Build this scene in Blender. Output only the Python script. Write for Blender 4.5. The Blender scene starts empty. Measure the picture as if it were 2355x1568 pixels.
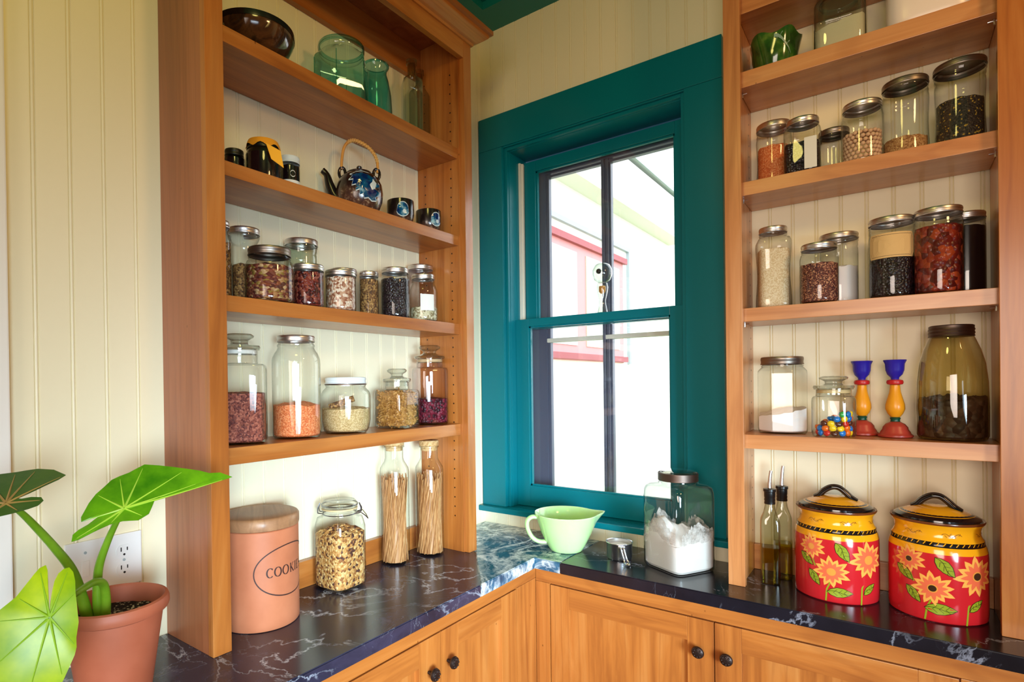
import bpy, bmesh, math, random
from math import pi, sin, cos, radians as RD
from mathutils import Vector, Matrix, noise
random.seed(7)
S = bpy.context.scene
COL = S.collection
H = 0.91                       # worktop height above the floor
CAM = Vector((1.337, -1.929, H + 0.5717))

# ------------------------------------------------------------------ materials
def srgb(r, g, b):
    f = lambda c: (c/255)/12.92 if c/255 <= .04045 else ((c/255+.055)/1.055)**2.4
    return (f(r), f(g), f(b), 1)

class NT:
    def __init__(s, name):
        s.m = bpy.data.materials.new(name); s.m.use_nodes = True
        s.t = s.m.node_tree; s.t.nodes.clear()
        s.out = s.t.nodes.new('ShaderNodeOutputMaterial')
    def n(s, typ, ins=None, **props):
        nd = s.t.nodes.new('ShaderNode' + typ)
        for k, v in props.items(): setattr(nd, k, v)
        for k, v in (ins or {}).items():
            i = nd.inputs[k]
            if isinstance(v, bpy.types.NodeSocket): s.t.links.new(v, i)
            else: i.default_value = v
        return nd
    def ramp(s, fac, stops, interp='LINEAR'):
        r = s.n('ValToRGB', {'Fac': fac}); e = r.color_ramp.elements
        r.color_ramp.interpolation = interp
        while len(e) < len(stops): e.new(.5)
        for el, (p, c) in zip(e, stops): el.position = p; el.color = c
        return r.outputs[0]
    def mix(s, fac, a, b, blend='MIX'):
        m = s.n('MixRGB', {'Fac': fac, 'Color1': a, 'Color2': b}, blend_type=blend); return m.outputs[0]
    def math(s, op, a, b=0.0):
        m = s.n('Math', {0: a, 1: b}, operation=op); return m.outputs[0]
    def coord(s, scale=(1, 1, 1), which='Object'):
        tc = s.n('TexCoord'); mp = s.n('Mapping', {'Vector': tc.outputs[which], 'Scale': scale}); return mp.outputs[0]
    def noise(s, vec, scale, detail=3, rough=.55, dist=0):
        return s.n('TexNoise', {'Vector': vec, 'Scale': scale, 'Detail': detail, 'Roughness': rough, 'Distortion': dist}).outputs[0]
    def bump(s, h, strength=.3, dist=.002):
        return s.n('Bump', {'Height': h, 'Strength': strength, 'Distance': dist}).outputs[0]
    def bsdf(s, **ins):
        b = s.n('BsdfPrincipled', {k.replace('_', ' '): v for k, v in ins.items()})
        s.t.links.new(b.outputs[0], s.out.inputs[0]); return s.m
    def surf(s, sh): s.t.links.new(sh, s.out.inputs[0]); return s.m

def paint(name, c, rough=.4, **k):
    t = NT(name); v = t.coord(); nz = t.noise(v, 60, 2)
    col = t.mix(t.math('MULTIPLY', nz, .07), c, (c[0]*.7, c[1]*.7, c[2]*.7, 1))
    return t.bsdf(Base_Color=col, Roughness=rough, **k)

def wood(name, axis, lo, mid, hi, rough=.33, seed=0.0):
    t = NT(name); L, T = 1.3, 16.0
    sc = [T]*3; sc[axis] = L
    v = t.coord(tuple(sc))
    v = t.n('VectorMath', {0: v, 1: (seed, seed*.7, seed*1.3)}, operation='ADD').outputs[0]
    a = t.noise(v, 1.0, 5, .6, .8)
    col = t.ramp(a, [(.25, lo), (.5, mid), (.78, hi)])
    sc2 = [210.0]*3; sc2[axis] = 5
    f = t.noise(t.coord(tuple(sc2)), 1.0, 2, .6)
    col = t.mix(t.math('MULTIPLY', f, .28), col, lo)
    # broad cathedral figure
    sc3 = [5.0]*3; sc3[axis] = .55
    w = t.n('TexWave', {'Vector': t.n('VectorMath', {0: t.coord(tuple(sc3)), 1: (seed*2, .3, .1)}, operation='ADD').outputs[0], 'Scale': 2.2, 'Distortion': 6.0, 'Detail': 2.0, 'Detail Scale': 1.2})
    wl = t.ramp(w.outputs[1], [(0, (.25, .25, .25, 1)), (.12, (0, 0, 0, 1))])
    col = t.mix(wl, col, lo)
    sp = t.n('TexVoronoi', {'Vector': t.coord((9, 9, 5)), 'Scale': 1.6, 'Randomness': 1.0}).outputs[0]
    spots = t.ramp(sp, [(.018, (.75, .75, .75, 1)), (.035, (0, 0, 0, 1))])
    col = t.mix(spots, col, (lo[0]*.35, lo[1]*.3, lo[2]*.3, 1))
    return t.bsdf(Base_Color=col, Roughness=rough, Normal=t.bump(f, .05, .0005), Coat_Weight=.25, Coat_Roughness=.18)

WLO, WMID, WHI = srgb(138, 72, 28), srgb(186, 112, 48), srgb(208, 141, 74)
M = {}
M['wood_x'] = wood('cherry_grain_x', 0, WLO, WMID, WHI, seed=1.1)
M['wood_y'] = wood('cherry_grain_y', 1, WLO, WMID, WHI, seed=2.7)
M['wood_z'] = wood('cherry_grain_z', 2, WLO, WMID, WHI, seed=4.2)
RLO, RMID, RHI = srgb(164, 96, 52), srgb(208, 140, 84), srgb(228, 170, 118)
M['pale_x'] = wood('pale_cherry_grain_x', 0, RLO, RMID, RHI, seed=3.3)
M['pale_z'] = wood('pale_cherry_grain_z', 2, RLO, RMID, RHI, seed=5.9)
M['panel_z'] = wood('cherry_panel', 2, srgb(128, 68, 38), srgb(164, 94, 56), srgb(186, 116, 74), rough=.42, seed=6.6)
M['lid_wood'] = wood('weathered_lid_wood', 1, srgb(112, 74, 48), srgb(172, 124, 84), srgb(206, 162, 118), rough=.6, seed=9.1)
M['cream'] = paint('cream_beadboard_paint', srgb(243, 234, 202), .45)
M['white_trim'] = paint('white_trim_paint', srgb(240, 236, 230), .45)
M['teal'] = paint('teal_gloss_paint', srgb(0, 112, 124), .3, Specular_IOR_Level=.3)
M['teal_ceiling'] = paint('teal_ceiling_paint', srgb(4, 116, 112), .5)
M['floor'] = wood('floor_boards', 1, srgb(120, 72, 36), srgb(160, 104, 58), srgb(186, 132, 84))
M['plaster'] = paint('plaster_paint', srgb(150, 138, 118), .6)
M['jamb_white'] = paint('jamb_liner', srgb(226, 220, 205), .5)
M['storm'] = paint('dark_storm_frame', srgb(80, 86, 106), .35)
M['black'] = paint('black_paint', srgb(18, 16, 16), .3)
M['plate'] = paint('white_plastic', srgb(240, 240, 240), .35)
M['bronze'] = paint('dark_bronze', srgb(52, 38, 34), .38, Metallic=.6)

def soapstone(name, base, vein, amount, scale):
    t = NT(name); v = t.coord()
    n1 = t.noise(v, 7*scale, 6, .65, .4)
    col = t.ramp(n1, [(.3, base[0]), (.6, base[1]), (.8, base[2])])
    w1 = t.noise(v, 2.6*scale, 7, .56, 1.4)
    d1 = t.math('ABSOLUTE', t.math('SUBTRACT', w1, .5))
    l1 = t.ramp(d1, [(0, (1, 1, 1, 1)), (.007*amount, (.55, .55, .55, 1)), (.022*amount, (0, 0, 0, 1))])
    w2 = t.noise(t.n('VectorMath', {0: v, 1: (3.1, 5.2, 1.3)}, operation='ADD').outputs[0], 6.5*scale, 6, .6, 1.2)
    d2 = t.math('ABSOLUTE', t.math('SUBTRACT', w2, .52))
    l2 = t.ramp(d2, [(0, (.6, .6, .6, 1)), (.012*amount, (0, 0, 0, 1))])
    msk = t.ramp(t.noise(v, 3.0, 2), [(.42-.1*(amount-1), (0, 0, 0, 1)), (.62, (1, 1, 1, 1))])
    l = t.mix(1.0, l1, t.mix(1.0, l2, msk, 'MULTIPLY'), 'ADD')
    l = t.mix(1.0, l, t.ramp(t.noise(v, 4.3, 3), [(.36-.12*(amount-1), (.12, .12, .12, 1)), (.6, (1, 1, 1, 1))]), 'MULTIPLY')
    col = t.mix(l, col, vein)
    return t.bsdf(Base_Color=col, Roughness=.2, Specular_IOR_Level=.5)
M['stone'] = soapstone('soapstone', (srgb(26, 27, 40), srgb(54, 54, 76), srgb(104, 106, 136)), srgb(190, 198, 214), .5, .8)
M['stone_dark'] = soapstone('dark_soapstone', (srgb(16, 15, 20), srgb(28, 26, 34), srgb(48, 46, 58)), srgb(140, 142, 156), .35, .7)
M['stone_corner'] = soapstone('soapstone_white_veined', (srgb(24, 58, 84), srgb(58, 104, 132), srgb(150, 180, 194)), srgb(244, 248, 250), 3.0, 2.0)

def glass(name, tint=(.97, .98, .97, 1), edge=(.42, .45, .43, 1), refl=1.0, rough=.02, pw=3.0):
    t = NT(name)
    lw = t.n('LayerWeight', {'Blend': .5}).outputs[1]
    col = t.mix(t.math('POWER', lw, pw), tint, edge)
    tr = t.n('BsdfTransparent', {'Color': col}).outputs[0]
    gl = t.n('BsdfGlossy', {'Color': (1, 1, 1, 1), 'Roughness': rough}).outputs[0]
    f = t.math('MULTIPLY', t.math('ADD', .045, t.math('MULTIPLY', t.math('POWER', lw, 5.0), .85)), refl)
    return t.surf(t.n('MixShader', {0: f, 1: tr, 2: gl}).outputs[0])
M['glass'] = glass('clear_glass', edge=(.30, .33, .31, 1), pw=2.7)
M['pane'] = glass('window_glass', (.985, .99, .99, 1), (.9, .93, .93, 1), .8, .0)
M['glass_thick'] = glass('thick_clear_glass', (.93, .95, .93, 1), (.2, .23, .21, 1), 1.7, .02, 2.0)
M['glass_green'] = glass('aqua_green_glass', (.56, .86, .84, 1), (.03, .22, .20, 1), 1.5, .02, 2.2)
M['glass_aqua'] = glass('aqua_glass', (.34, .78, .80, 1), (.01, .2, .24, 1), 1.5, .02, 2.2)
M['glass_pale'] = glass('pale_green_glass', (.86, .9, .84, 1), (.16, .2, .15, 1), 1.7, .02, 2.0)
M['glass_amber'] = glass('olive_glass', (.84, .79, .60, 1), (.26, .22, .11, 1), 1.6, .02, 2.2)
M['glass_plum'] = glass('faint_plum_glass', (.9, .85, .86, 1), (.34, .28, .31, 1), 1.4, .02, 2.4)
M['glass_smoke'] = glass('dark_rimmed_glass', (.88, .87, .80, 1), (.05, .05, .035, 1), 1.6, .02, 1.7)

def metal(name, c, rough=.28, ring=0):
    t = NT(name)
    return t.bsdf(Base_Color=c, Metallic=1.0, Roughness=rough, Normal=t.bump(t.noise(t.coord(), 140, 2), .08, .0006))
M['tin'] = metal('tin_lid', srgb(214, 208, 204), .34)
M['tin_dark'] = metal('aged_tin_lid', srgb(150, 138, 128), .4)
M['zinc'] = metal('zinc_lid', srgb(104, 88, 80), .45)
M['steel'] = metal('stainless_steel', srgb(224, 222, 224), .26)
M['wire'] = metal('clasp_wire', srgb(150, 152, 160), .3)

def grain(name, cols, size, rough=.6, bump=.9, stretch=(1, 1, 1), spec=.35):
    t = NT(name); v = t.coord(stretch)
    wv = t.n('TexNoise', {'Vector': v, 'Scale': .35/size}).outputs[1]
    v2 = t.mix(size*1.2, v, wv, 'ADD') if False else v
    vo = t.n('TexVoronoi', {'Vector': v2, 'Scale': 1.0/size, 'Randomness': 1.0})
    sep = t.n('SeparateColor', {0: vo.outputs[1]}).outputs[0]
    k = len(cols)
    col = t.ramp(sep, [(i/k, c) for i, c in enumerate(cols)], 'CONSTANT')
    inv = t.math('SUBTRACT', 1.0, vo.outputs[0])
    return t.bsdf(Base_Color=col, Roughness=rough, Specular_IOR_Level=spec, Normal=t.bump(inv, bump, size*.5))
M['lentil'] = grain('red_lentil', [srgb(238, 140, 84), srgb(226, 120, 66), srgb(246, 160, 108), srgb(214, 108, 60)], .0029)
M['red_rice'] = grain('red_grain', [srgb(126, 62, 52), srgb(150, 80, 64), srgb(98, 44, 40), srgb(176, 104, 84)], .0039)
M['rice'] = grain('brown_rice', [srgb(216, 188, 134), srgb(198, 166, 112), srgb(230, 206, 158), srgb(184, 150, 96)], .0027, stretch=(1, 1, 1.8))
M['granola'] = grain('granola_mix', [srgb(214, 164, 98), srgb(190, 134, 70), srgb(230, 190, 128), srgb(160, 104, 56), srgb(222, 178, 112), srgb(92, 56, 44), srgb(206, 150, 84)], .0064, bump=1.0)
M['berries'] = grain('dried_berries', [srgb(74, 18, 34), srgb(104, 24, 44), srgb(50, 14, 28), srgb(126, 34, 56)], .0083, .4)
M['flour'] = paint('white_flour', srgb(240, 230, 226), .9)
M['flour_pink'] = paint('wheat_flour', srgb(214, 196, 188), .9)
M['salt'] = paint('pale_powder', srgb(226, 226, 206), .9)
M['white_stuff'] = paint('white_powder', srgb(244, 240, 244), .9)
M['seeds'] = grain('brown_seeds', [srgb(178, 132, 84), srgb(150, 102, 60), srgb(200, 156, 106)], .0031)
M['tea'] = grain('loose_tea', [srgb(66, 56, 46), srgb(44, 36, 32), srgb(88, 76, 62), srgb(54, 46, 38), srgb(72, 60, 48), srgb(60, 50, 40), srgb(50, 42, 36), srgb(64, 54, 44), srgb(46, 40, 34), srgb(70, 60, 46), srgb(52, 46, 38), srgb(78, 66, 52), srgb(42, 36, 32), srgb(58, 50, 42), srgb(200, 160, 60)], .0034)
M['sesame'] = grain('pale_seed', [srgb(232, 212, 176), srgb(220, 194, 152), srgb(242, 226, 196)], .0025)
M['quinoa'] = grain('red_quinoa', [srgb(110, 56, 48), srgb(84, 38, 38), srgb(150, 92, 74), srgb(200, 146, 112), srgb(70, 34, 40)], .0025)
M['tomato'] = grain('dried_tomato', [srgb(140, 44, 26), srgb(110, 28, 22), srgb(164, 66, 34), srgb(88, 22, 20)], .0136, .3)
M['chili'] = grain('dried_chili', [srgb(104, 30, 26), srgb(78, 20, 22), srgb(126, 46, 36), srgb(60, 16, 18), srgb(150, 78, 60)], .0063, .35)
M['nuts'] = grain('chopped_nuts', [srgb(226, 198, 174), srgb(204, 160, 130), srgb(238, 218, 198), srgb(176, 124, 96), srgb(150, 92, 66)], .0059)
M['petals'] = grain('dried_petals', [srgb(120, 56, 38), srgb(150, 86, 56), srgb(86, 40, 32), srgb(176, 128, 82), srgb(134, 66, 46), srgb(104, 48, 42), srgb(196, 160, 116), srgb(92, 46, 38), srgb(128, 70, 52), srgb(150, 120, 56)], .0091, .5, 1.0, (1, 1, 1.6))
M['yellow_peas'] = grain('yellow_peas', [srgb(206, 178, 104), srgb(186, 152, 80), srgb(220, 196, 130)], .0048)
M['spice'] = grain('brown_spice', [srgb(150, 108, 62), srgb(126, 84, 48), srgb(182, 140, 84), srgb(92, 62, 42)], .0042)
M['seed_mix'] = grain('pumpkin_seed', [srgb(196, 186, 150), srgb(150, 132, 96), srgb(222, 212, 180)], .0056)
M['blackbean'] = grain('black_beans', [srgb(26, 18, 26), srgb(38, 26, 36), srgb(18, 12, 18)], .0064, .3, 1.0, spec=.6)
M['dark_jam'] = paint('dark_jam', srgb(22, 10, 16), .2)
M['choc'] = grain('chocolate_pieces', [srgb(64, 46, 42), srgb(50, 34, 32), srgb(80, 60, 54)], .0176, .5)
M['soil'] = grain('potting_soil', [srgb(32, 24, 20), srgb(22, 16, 14), srgb(40, 30, 24), srgb(28, 22, 18), srgb(26, 20, 16), srgb(196, 186, 160)], .004, .9)
t = NT('flour_dust'); M['dust'] = t.surf(t.n('MixShader', {0: t.ramp(t.noise(t.coord(), 38, 5, .7), [(.38, (.15, .15, .15, 1)), (.62, (.85, .85, .85, 1))]), 1: t.n('BsdfTransparent').outputs[0], 2: t.n('BsdfDiffuse', {'Color': srgb(236, 226, 222)}).outputs[0]}).outputs[0])
M['oil'] = glass('olive_oil', (.80, .74, .26, 1), (.34, .40, .03, 1), .8, .02, 1.6)
t = NT('whole_wheat_pasta'); M['pasta'] = t.bsdf(Base_Color=t.ramp(t.noise(t.coord(), 90, 2), [(.3, srgb(140, 88, 34)), (.5, srgb(178, 124, 58)), (.7, srgb(204, 152, 82))]), Roughness=.5)
t = NT('spaghetti_strands'); M['spaghetti'] = t.bsdf(Base_Color=t.ramp(t.noise(t.coord((300, 300, 3)), 1.0, 2), [(.3, srgb(150, 96, 52)), (.5, srgb(186, 132, 80)), (.7, srgb(212, 166, 114))]), Roughness=.5)
M['chickpea'] = paint('chickpea_skin', srgb(226, 186, 152), .5)
for k, c in dict(red=(206, 48, 40), orange=(244, 118, 34), yellow=(250, 214, 40), green=(60, 170, 70), blue=(24, 120, 206), brown=(84, 44, 32)).items():
    M['candy_'+k] = paint('candy_'+k, srgb(*c), .22, Coat_Weight=.4)
M['terracotta'] = NT('terracotta'); t = M['terracotta']
M['terracotta'] = t.bsdf(Base_Color=t.ramp(t.noise(t.coord(), 9, 4), [(.3, srgb(182, 106, 70)), (.7, srgb(206, 128, 90))]), Roughness=.55)
t = NT('plant_pot_clay'); M['pot'] = t.bsdf(Base_Color=t.ramp(t.noise(t.coord(), 7, 4), [(.3, srgb(166, 84, 54)), (.7, srgb(188, 104, 74))]), Roughness=.55)
M['ink'] = paint('dark_brown_ink', srgb(58, 30, 26), .6)
M['cork'] = grain('cork', [srgb(206, 166, 112), srgb(188, 146, 92), srgb(216, 180, 128)], .006, .8, .4)
M['jadeite'] = NT('jadeite_glass'); t = M['jadeite']
M['jadeite'] = t.bsdf(Base_Color=srgb(196, 244, 166), Roughness=.12, Subsurface_Weight=.7, Subsurface_Radius=(.02, .03, .012), Subsurface_Scale=.6, Coat_Weight=.3)
t = NT('brown_glaze'); v = t.coord()
M['glaze_brown'] = t.bsdf(Base_Color=t.ramp(t.noise(v, 11, 4, .6, 1.5), [(.36, srgb(34, 20, 14)), (.52, srgb(84, 52, 30)), (.66, srgb(60, 36, 24)), (.7, srgb(190, 176, 130)), (.74, srgb(70, 44, 28))]), Roughness=.12, Coat_Weight=.5)
def tea_glaze(name, a, b):
    t = NT(name); v = t.coord()
    tcz = t.n('SeparateXYZ', {0: t.n('TexCoord').outputs['Object']}).outputs[2]
    spk = t.ramp(t.noise(v, 70, 5, .7), [(.38, srgb(66, 40, 34)), (.55, srgb(98, 64, 50)), (.68, srgb(190, 164, 132))])
    zz = t.math('ADD', tcz, t.math('MULTIPLY', t.math('SUBTRACT', t.noise(v, 24, 3), .5), .03))
    return t.bsdf(Base_Color=t.mix(t.ramp(t.math('MULTIPLY', zz, 10), [(a, (0, 0, 0, 1)), (b, (1, 1, 1, 1))]), spk, srgb(30, 20, 18)), Roughness=.2, Coat_Weight=.4)
M['glaze_tea'] = tea_glaze('tea_glaze', .42, .78); M['glaze_cup'] = tea_glaze('cup_glaze', .12, .36)
M['glaze_black'] = paint('black_glaze', srgb(24, 17, 16), .22)
t = NT('blue_glaze'); M['glaze_blue'] = t.bsdf(Base_Color=t.ramp(t.noise(t.coord(), 30, 3), [(.4, srgb(8, 30, 84)), (.56, srgb(12, 84, 120)), (.72, srgb(170, 210, 216))]), Roughness=.1, Coat_Weight=.5)
M['glaze_white'] = paint('pale_glaze', srgb(206, 216, 216), .2)
t = NT('green_glaze'); M['glaze_green'] = t.bsdf(Base_Color=t.ramp(t.noise(t.coord(), 22, 3), [(.35, srgb(28, 62, 22)), (.6, srgb(52, 98, 32)), (.8, srgb(120, 150, 60))]), Roughness=.12, Coat_Weight=.6)
M['gecko'] = paint('pale_gecko_glaze', srgb(132, 168, 152), .3)
M['bamboo'] = paint('bamboo_cane', srgb(206, 142, 62), .4)
M['wicker'] = paint('pale_cane_wrap', srgb(222, 178, 104), .5)
M['orange_cloth'] = paint('orange_cloth', srgb(240, 158, 24), .8)
M['orange_card'] = paint('orange_card', srgb(252, 180, 30), .7)
M['paper_tan'] = paint('tan_label_paper', srgb(226, 190, 130), .8)
M['paper_reflection_white'] = paint('white_label_and_reflection', srgb(236, 236, 230), .8)  # label paper, also used for the painted reflection on a bean jar
M['lid_white'] = paint('white_enamel_lid', srgb(226, 234, 238), .35)
M['lid_black'] = paint('black_plastic_lid', srgb(30, 30, 20), .4)
M['seal'] = paint('pale_seal_ring', srgb(214, 190, 140), .6)
M['tub'] = paint('white_tub', srgb(246, 232, 226), .3)
M['can_red'] = paint('red_glaze', srgb(206, 36, 44), .14, Coat_Weight=.5)
M['can_yellow'] = paint('mustard_glaze', srgb(246, 172, 24), .14, Coat_Weight=.5)
M['can_black'] = paint('black_ceramic_glaze', srgb(20, 16, 18), .12, Coat_Weight=.5)
M['can_rim'] = paint('brown_rim_glaze', srgb(110, 56, 24), .2)
M['petal_out'] = paint('petal_peach', srgb(250, 178, 84), .2)
M['petal_in'] = paint('petal_coral', srgb(238, 112, 74), .2)
M['petal_core'] = paint('flower_core_gold', srgb(238, 160, 70), .2)
M['petal_dark'] = paint('flower_core_brown', srgb(62, 40, 24), .2)
M['leaf_paint'] = paint('painted_leaf_green', srgb(150, 164, 40), .2)
M['leaf_line'] = paint('painted_leaf_line', srgb(40, 36, 18), .2)
M['stick_blue'] = paint('blue_paint', srgb(44, 34, 170), .3)
M['stick_red'] = paint('red_paint', srgb(196, 30, 34), .35)
M['stick_brick'] = paint('brick_red_paint', srgb(172, 58, 44), .35)
M['stick_yellow'] = paint('golden_paint', srgb(240, 160, 28), .3)
M['stick_green'] = paint('dark_green_paint', srgb(16, 72, 52), .35)
def leafmat(name, a, b, vein):
    t = NT(name); v = t.coord()
    c = t.ramp(t.noise(v, 16, 4, .6), [(.3, a), (.7, b)])
    d = t.n('BsdfPrincipled', {'Base Color': c, 'Roughness': .3}).outputs[0]
    tl = t.n('BsdfTranslucent', {'Color': c}).outputs[0]
    return t.surf(t.n('MixShader', {0: .35, 1: d, 2: tl}).outputs[0])
M['leaf_bright'] = leafmat('bright_leaf', srgb(66, 140, 10), srgb(124, 192, 24), None)
M['leaf_dark'] = leafmat('dark_leaf', srgb(52, 96, 34), srgb(84, 116, 46), None)
M['leaf_yellow'] = leafmat('yellow_green_leaf', srgb(124, 172, 8), srgb(190, 212, 12), None)
M['vein_pale'] = paint('pale_vein', srgb(166, 206, 60), .4)
M['vein_brown'] = paint('brown_vein', srgb(150, 120, 62), .4)
M['vein_olive'] = paint('olive_vein', srgb(128, 168, 16), .4)
M['stem'] = leafmat('leaf_stalk', srgb(112, 164, 30), srgb(150, 196, 50), None)
M['siding'] = paint('white_siding', srgb(244, 242, 236), .7)
M['house_trim'] = paint('pale_grey_trim', srgb(170, 184, 190), .6)
M['house_pink'] = paint('pink_red_trim', srgb(236, 150, 154), .6)
M['house_dark'] = paint('dark_red_trim', srgb(168, 84, 92), .6)
M['blind'] = paint('grey_blind', srgb(206, 206, 212), .6)
M['house_glass'] = paint('house_window_dark', srgb(186, 194, 172), .1)
M['eave'] = paint('cream_eave_board', srgb(240, 237, 226), .7)
M['grass'] = paint('lawn', srgb(110, 130, 70), .9)

# ------------------------------------------------------------------ mesh helpers
def obj(name, bm, mats, parent=None, smooth=False, loc=None):
    me = bpy.data.meshes.new(name)
    bm.normal_update(); bm.to_mesh(me); bm.free()
    for m in (mats if isinstance(mats, (list, tuple)) else [mats]): me.materials.append(M[m] if isinstance(m, str) else m)
    if smooth:
        me.polygons.foreach_set('use_smooth', [True]*len(me.polygons))
        try: me.set_sharp_from_angle(angle=RD(40))
        except Exception: pass
    o = bpy.data.objects.new(name, me); COL.objects.link(o)
    if parent: o.parent = parent
    if loc is not None: o.location = loc
    return o
def thing(name, label, cat, loc=(0, 0, 0), rot=0, group=None):
    o = bpy.data.objects.new(name, None); o.empty_display_size = .05; COL.objects.link(o)
    o.location = loc; o.rotation_euler = (0, 0, rot); tag(o, label, cat, group); return o
def tag(o, label, cat, group=None, kind=None):
    if label: o['label'] = label
    if cat: o['category'] = cat
    if group: o['group'] = group
    if kind: o['kind'] = kind
    return o
def struct(name, bm, mats, parent=None, smooth=False):
    o = obj(name, bm, mats, parent, smooth)
    if not parent: o['kind'] = 'structure'
    return o
def NB(): return bmesh.new()
def box(bm, x0, x1, y0, y1, z0, z1, bevel=0, mi=0):
    vs = [bm.verts.new(p) for p in ((x0,y0,z0),(x1,y0,z0),(x1,y1,z0),(x0,y1,z0),(x0,y0,z1),(x1,y0,z1),(x1,y1,z1),(x0,y1,z1))]
    fs = [bm.faces.new([vs[i] for i in q]) for q in ((0,3,2,1),(4,5,6,7),(0,1,5,4),(1,2,6,5),(2,3,7,6),(3,0,4,7))]
    for f in fs: f.material_index = mi
    if bevel:
        es = list({e for f in fs for e in f.edges})
        r = bmesh.ops.bevel(bm, geom=es, offset=bevel, segments=2, affect='EDGES', profile=.6)
        for f in r['faces']: f.material_index = mi
    return bm
def prism(bm, pts, z0, z1, mi=0, axis=2):
    def P(a, b, c): return {2: (a, b, c), 1: (a, c, b), 0: (c, a, b)}[axis]
    lo = [bm.verts.new(P(x, y, z0)) for x, y in pts]; hi = [bm.verts.new(P(x, y, z1)) for x, y in pts]
    fs = [bm.faces.new(lo[::-1]), bm.faces.new(hi)]
    n = len(pts)
    for i in range(n): fs.append(bm.faces.new((lo[i], lo[(i+1) % n], hi[(i+1) % n], hi[i])))
    for f in fs: f.material_index = mi
    bmesh.ops.recalc_face_normals(bm, faces=fs)
    return bm
def shape_r(kind, th):
    if kind == 'round': return 1.0
    if kind[0] == 'oct':
        k = kind[1]; a = (th % (2*pi/k)) - pi/k; return cos(pi/k)/cos(a)*1.0
    e = kind[1]; return 1.0/((abs(cos(th))**e + abs(sin(th))**e)**(1.0/e))
def loft(bm, prof, n=40, cap0=True, cap1=False, th0=0.0, c=(0, 0, 0)):
    """prof: (radius, z[, kind[, material]])"""
    rings = []; kind = 'round'; mi = 0
    for p in prof:
        if len(p) > 2 and p[2] is not None: kind = p[2]
        if len(p) > 3: mi = p[3]
        rings.append(([bm.verts.new((c[0]+p[0]*shape_r(kind, 2*pi*i/n)*cos(2*pi*i/n+th0), c[1]+p[0]*shape_r(kind, 2*pi*i/n)*sin(2*pi*i/n+th0), c[2]+p[1])) for i in range(n)], mi))
    for (a, _), (b, m) in zip(rings, rings[1:]):
        for i in range(n):
            f = bm.faces.new((a[i], a[(i+1) % n], b[(i+1) % n], b[i])); f.material_index = m
    if cap0: bm.faces.new(rings[0][0][::-1]).material_index = rings[0][1]
    if cap1: bm.faces.new(rings[-1][0]).material_index = rings[-1][1]
    return bm
def tube(bm, pts, r, n=8, mi=0, caps=True, closed=False):
    pts = [Vector(p) for p in pts]; rings = []
    up = Vector((0, 0, 1)); N = len(pts); prev = None
    for i, p in enumerate(pts):
        if closed: d = (pts[(i+1) % N]-pts[i-1])
        else: d = (pts[min(i+1, N-1)]-pts[max(i-1, 0)])
        d.normalize()
        if prev is None: a = d.cross(up) if abs(d.z) < .95 else d.cross(Vector((1, 0, 0)))
        else: a = prev - d*prev.dot(d)
        a.normalize(); prev = a; b = d.cross(a)
        rr = r(i/(N-1)) if callable(r) else (r[i] if isinstance(r, (list, tuple)) else r)
        rings.append([bm.verts.new(p + a*rr*cos(2*pi*k/n) + b*rr*sin(2*pi*k/n)) for k in range(n)])
    pairs = list(zip(rings, rings[1:])) + ([(rings[-1], rings[0])] if closed else [])
    for A, B in pairs:
        for k in range(n):
            f = bm.faces.new((A[k], A[(k+1) % n], B[(k+1) % n], B[k])); f.material_index = mi
    if caps and not closed:
        bm.faces.new(rings[0][::-1]).material_index = mi; bm.faces.new(rings[-1]).material_index = mi
    return bm
def smooth_path(pts, k=6):
    P = [Vector(p) for p in pts]; out = []
    for i in range(len(P)-1):
        a, b, c, d = P[max(i-1, 0)], P[i], P[i+1], P[min(i+2, len(P)-1)]
        for j in range(k):
            t = j/k
            out.append(.5*((2*b)+(c-a)*t+(2*a-5*b+4*c-d)*t*t+(3*b-a-3*c+d)*t**3))
    out.append(P[-1]); return out
def ball(bm, c, r, sx=1, sy=1, sz=1, u=14, v=8, mi=0):
    r0 = bmesh.ops.create_uvsphere(bm, u_segments=u, v_segments=v, radius=r)
    for w in r0['verts']: w.co = Vector((w.co.x*sx, w.co.y*sy, w.co.z*sz)) + Vector(c)
    for f in {f for w in r0['verts'] for f in w.link_faces}: f.material_index = mi
    return bm
def decal(bm, pts, fn, mi, off=.0006, cuts=2):
    """flat polygon pts (a,b) laid on a curved surface by fn(a,b,off)"""
    cx = sum(p[0] for p in pts)/len(pts); cy = sum(p[1] for p in pts)/len(pts)
    n = len(pts); prev = None
    rings = []
    for s in [i/cuts for i in range(1, cuts+1)]:
        rings.append([bm.verts.new(fn(cx+(x-cx)*s, cy+(y-cy)*s, off)) for x, y in pts])
    c = bm.verts.new(fn(cx, cy, off))
    for i in range(n):
        bm.faces.new((c, rings[0][i], rings[0][(i+1) % n])).material_index = mi
        for A, B in zip(rings, rings[1:]): bm.faces.new((A[i], B[i], B[(i+1) % n], A[(i+1) % n])).material_index = mi
def strip(bm, pts, w, fn, mi, off=.0008, closed=False):
    n = len(pts); L = []; R = []
    for i in range(n):
        a = pts[(i-1) % n] if closed else pts[max(i-1, 0)]; b = pts[(i+1) % n] if closed else pts[min(i+1, n-1)]
        dx, dy = b[0]-a[0], b[1]-a[1]; l = math.hypot(dx, dy) or 1
        ww = w(i/(n-1)) if callable(w) else w
        nx, ny = -dy/l*ww/2, dx/l*ww/2
        L.append(bm.verts.new(fn(pts[i][0]+nx, pts[i][1]+ny, off))); R.append(bm.verts.new(fn(pts[i][0]-nx, pts[i][1]-ny, off)))
    for i in range(n if closed else n-1):
        j = (i+1) % n
        bm.faces.new((L[i], R[i], R[j], L[j])).material_index = mi
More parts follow.
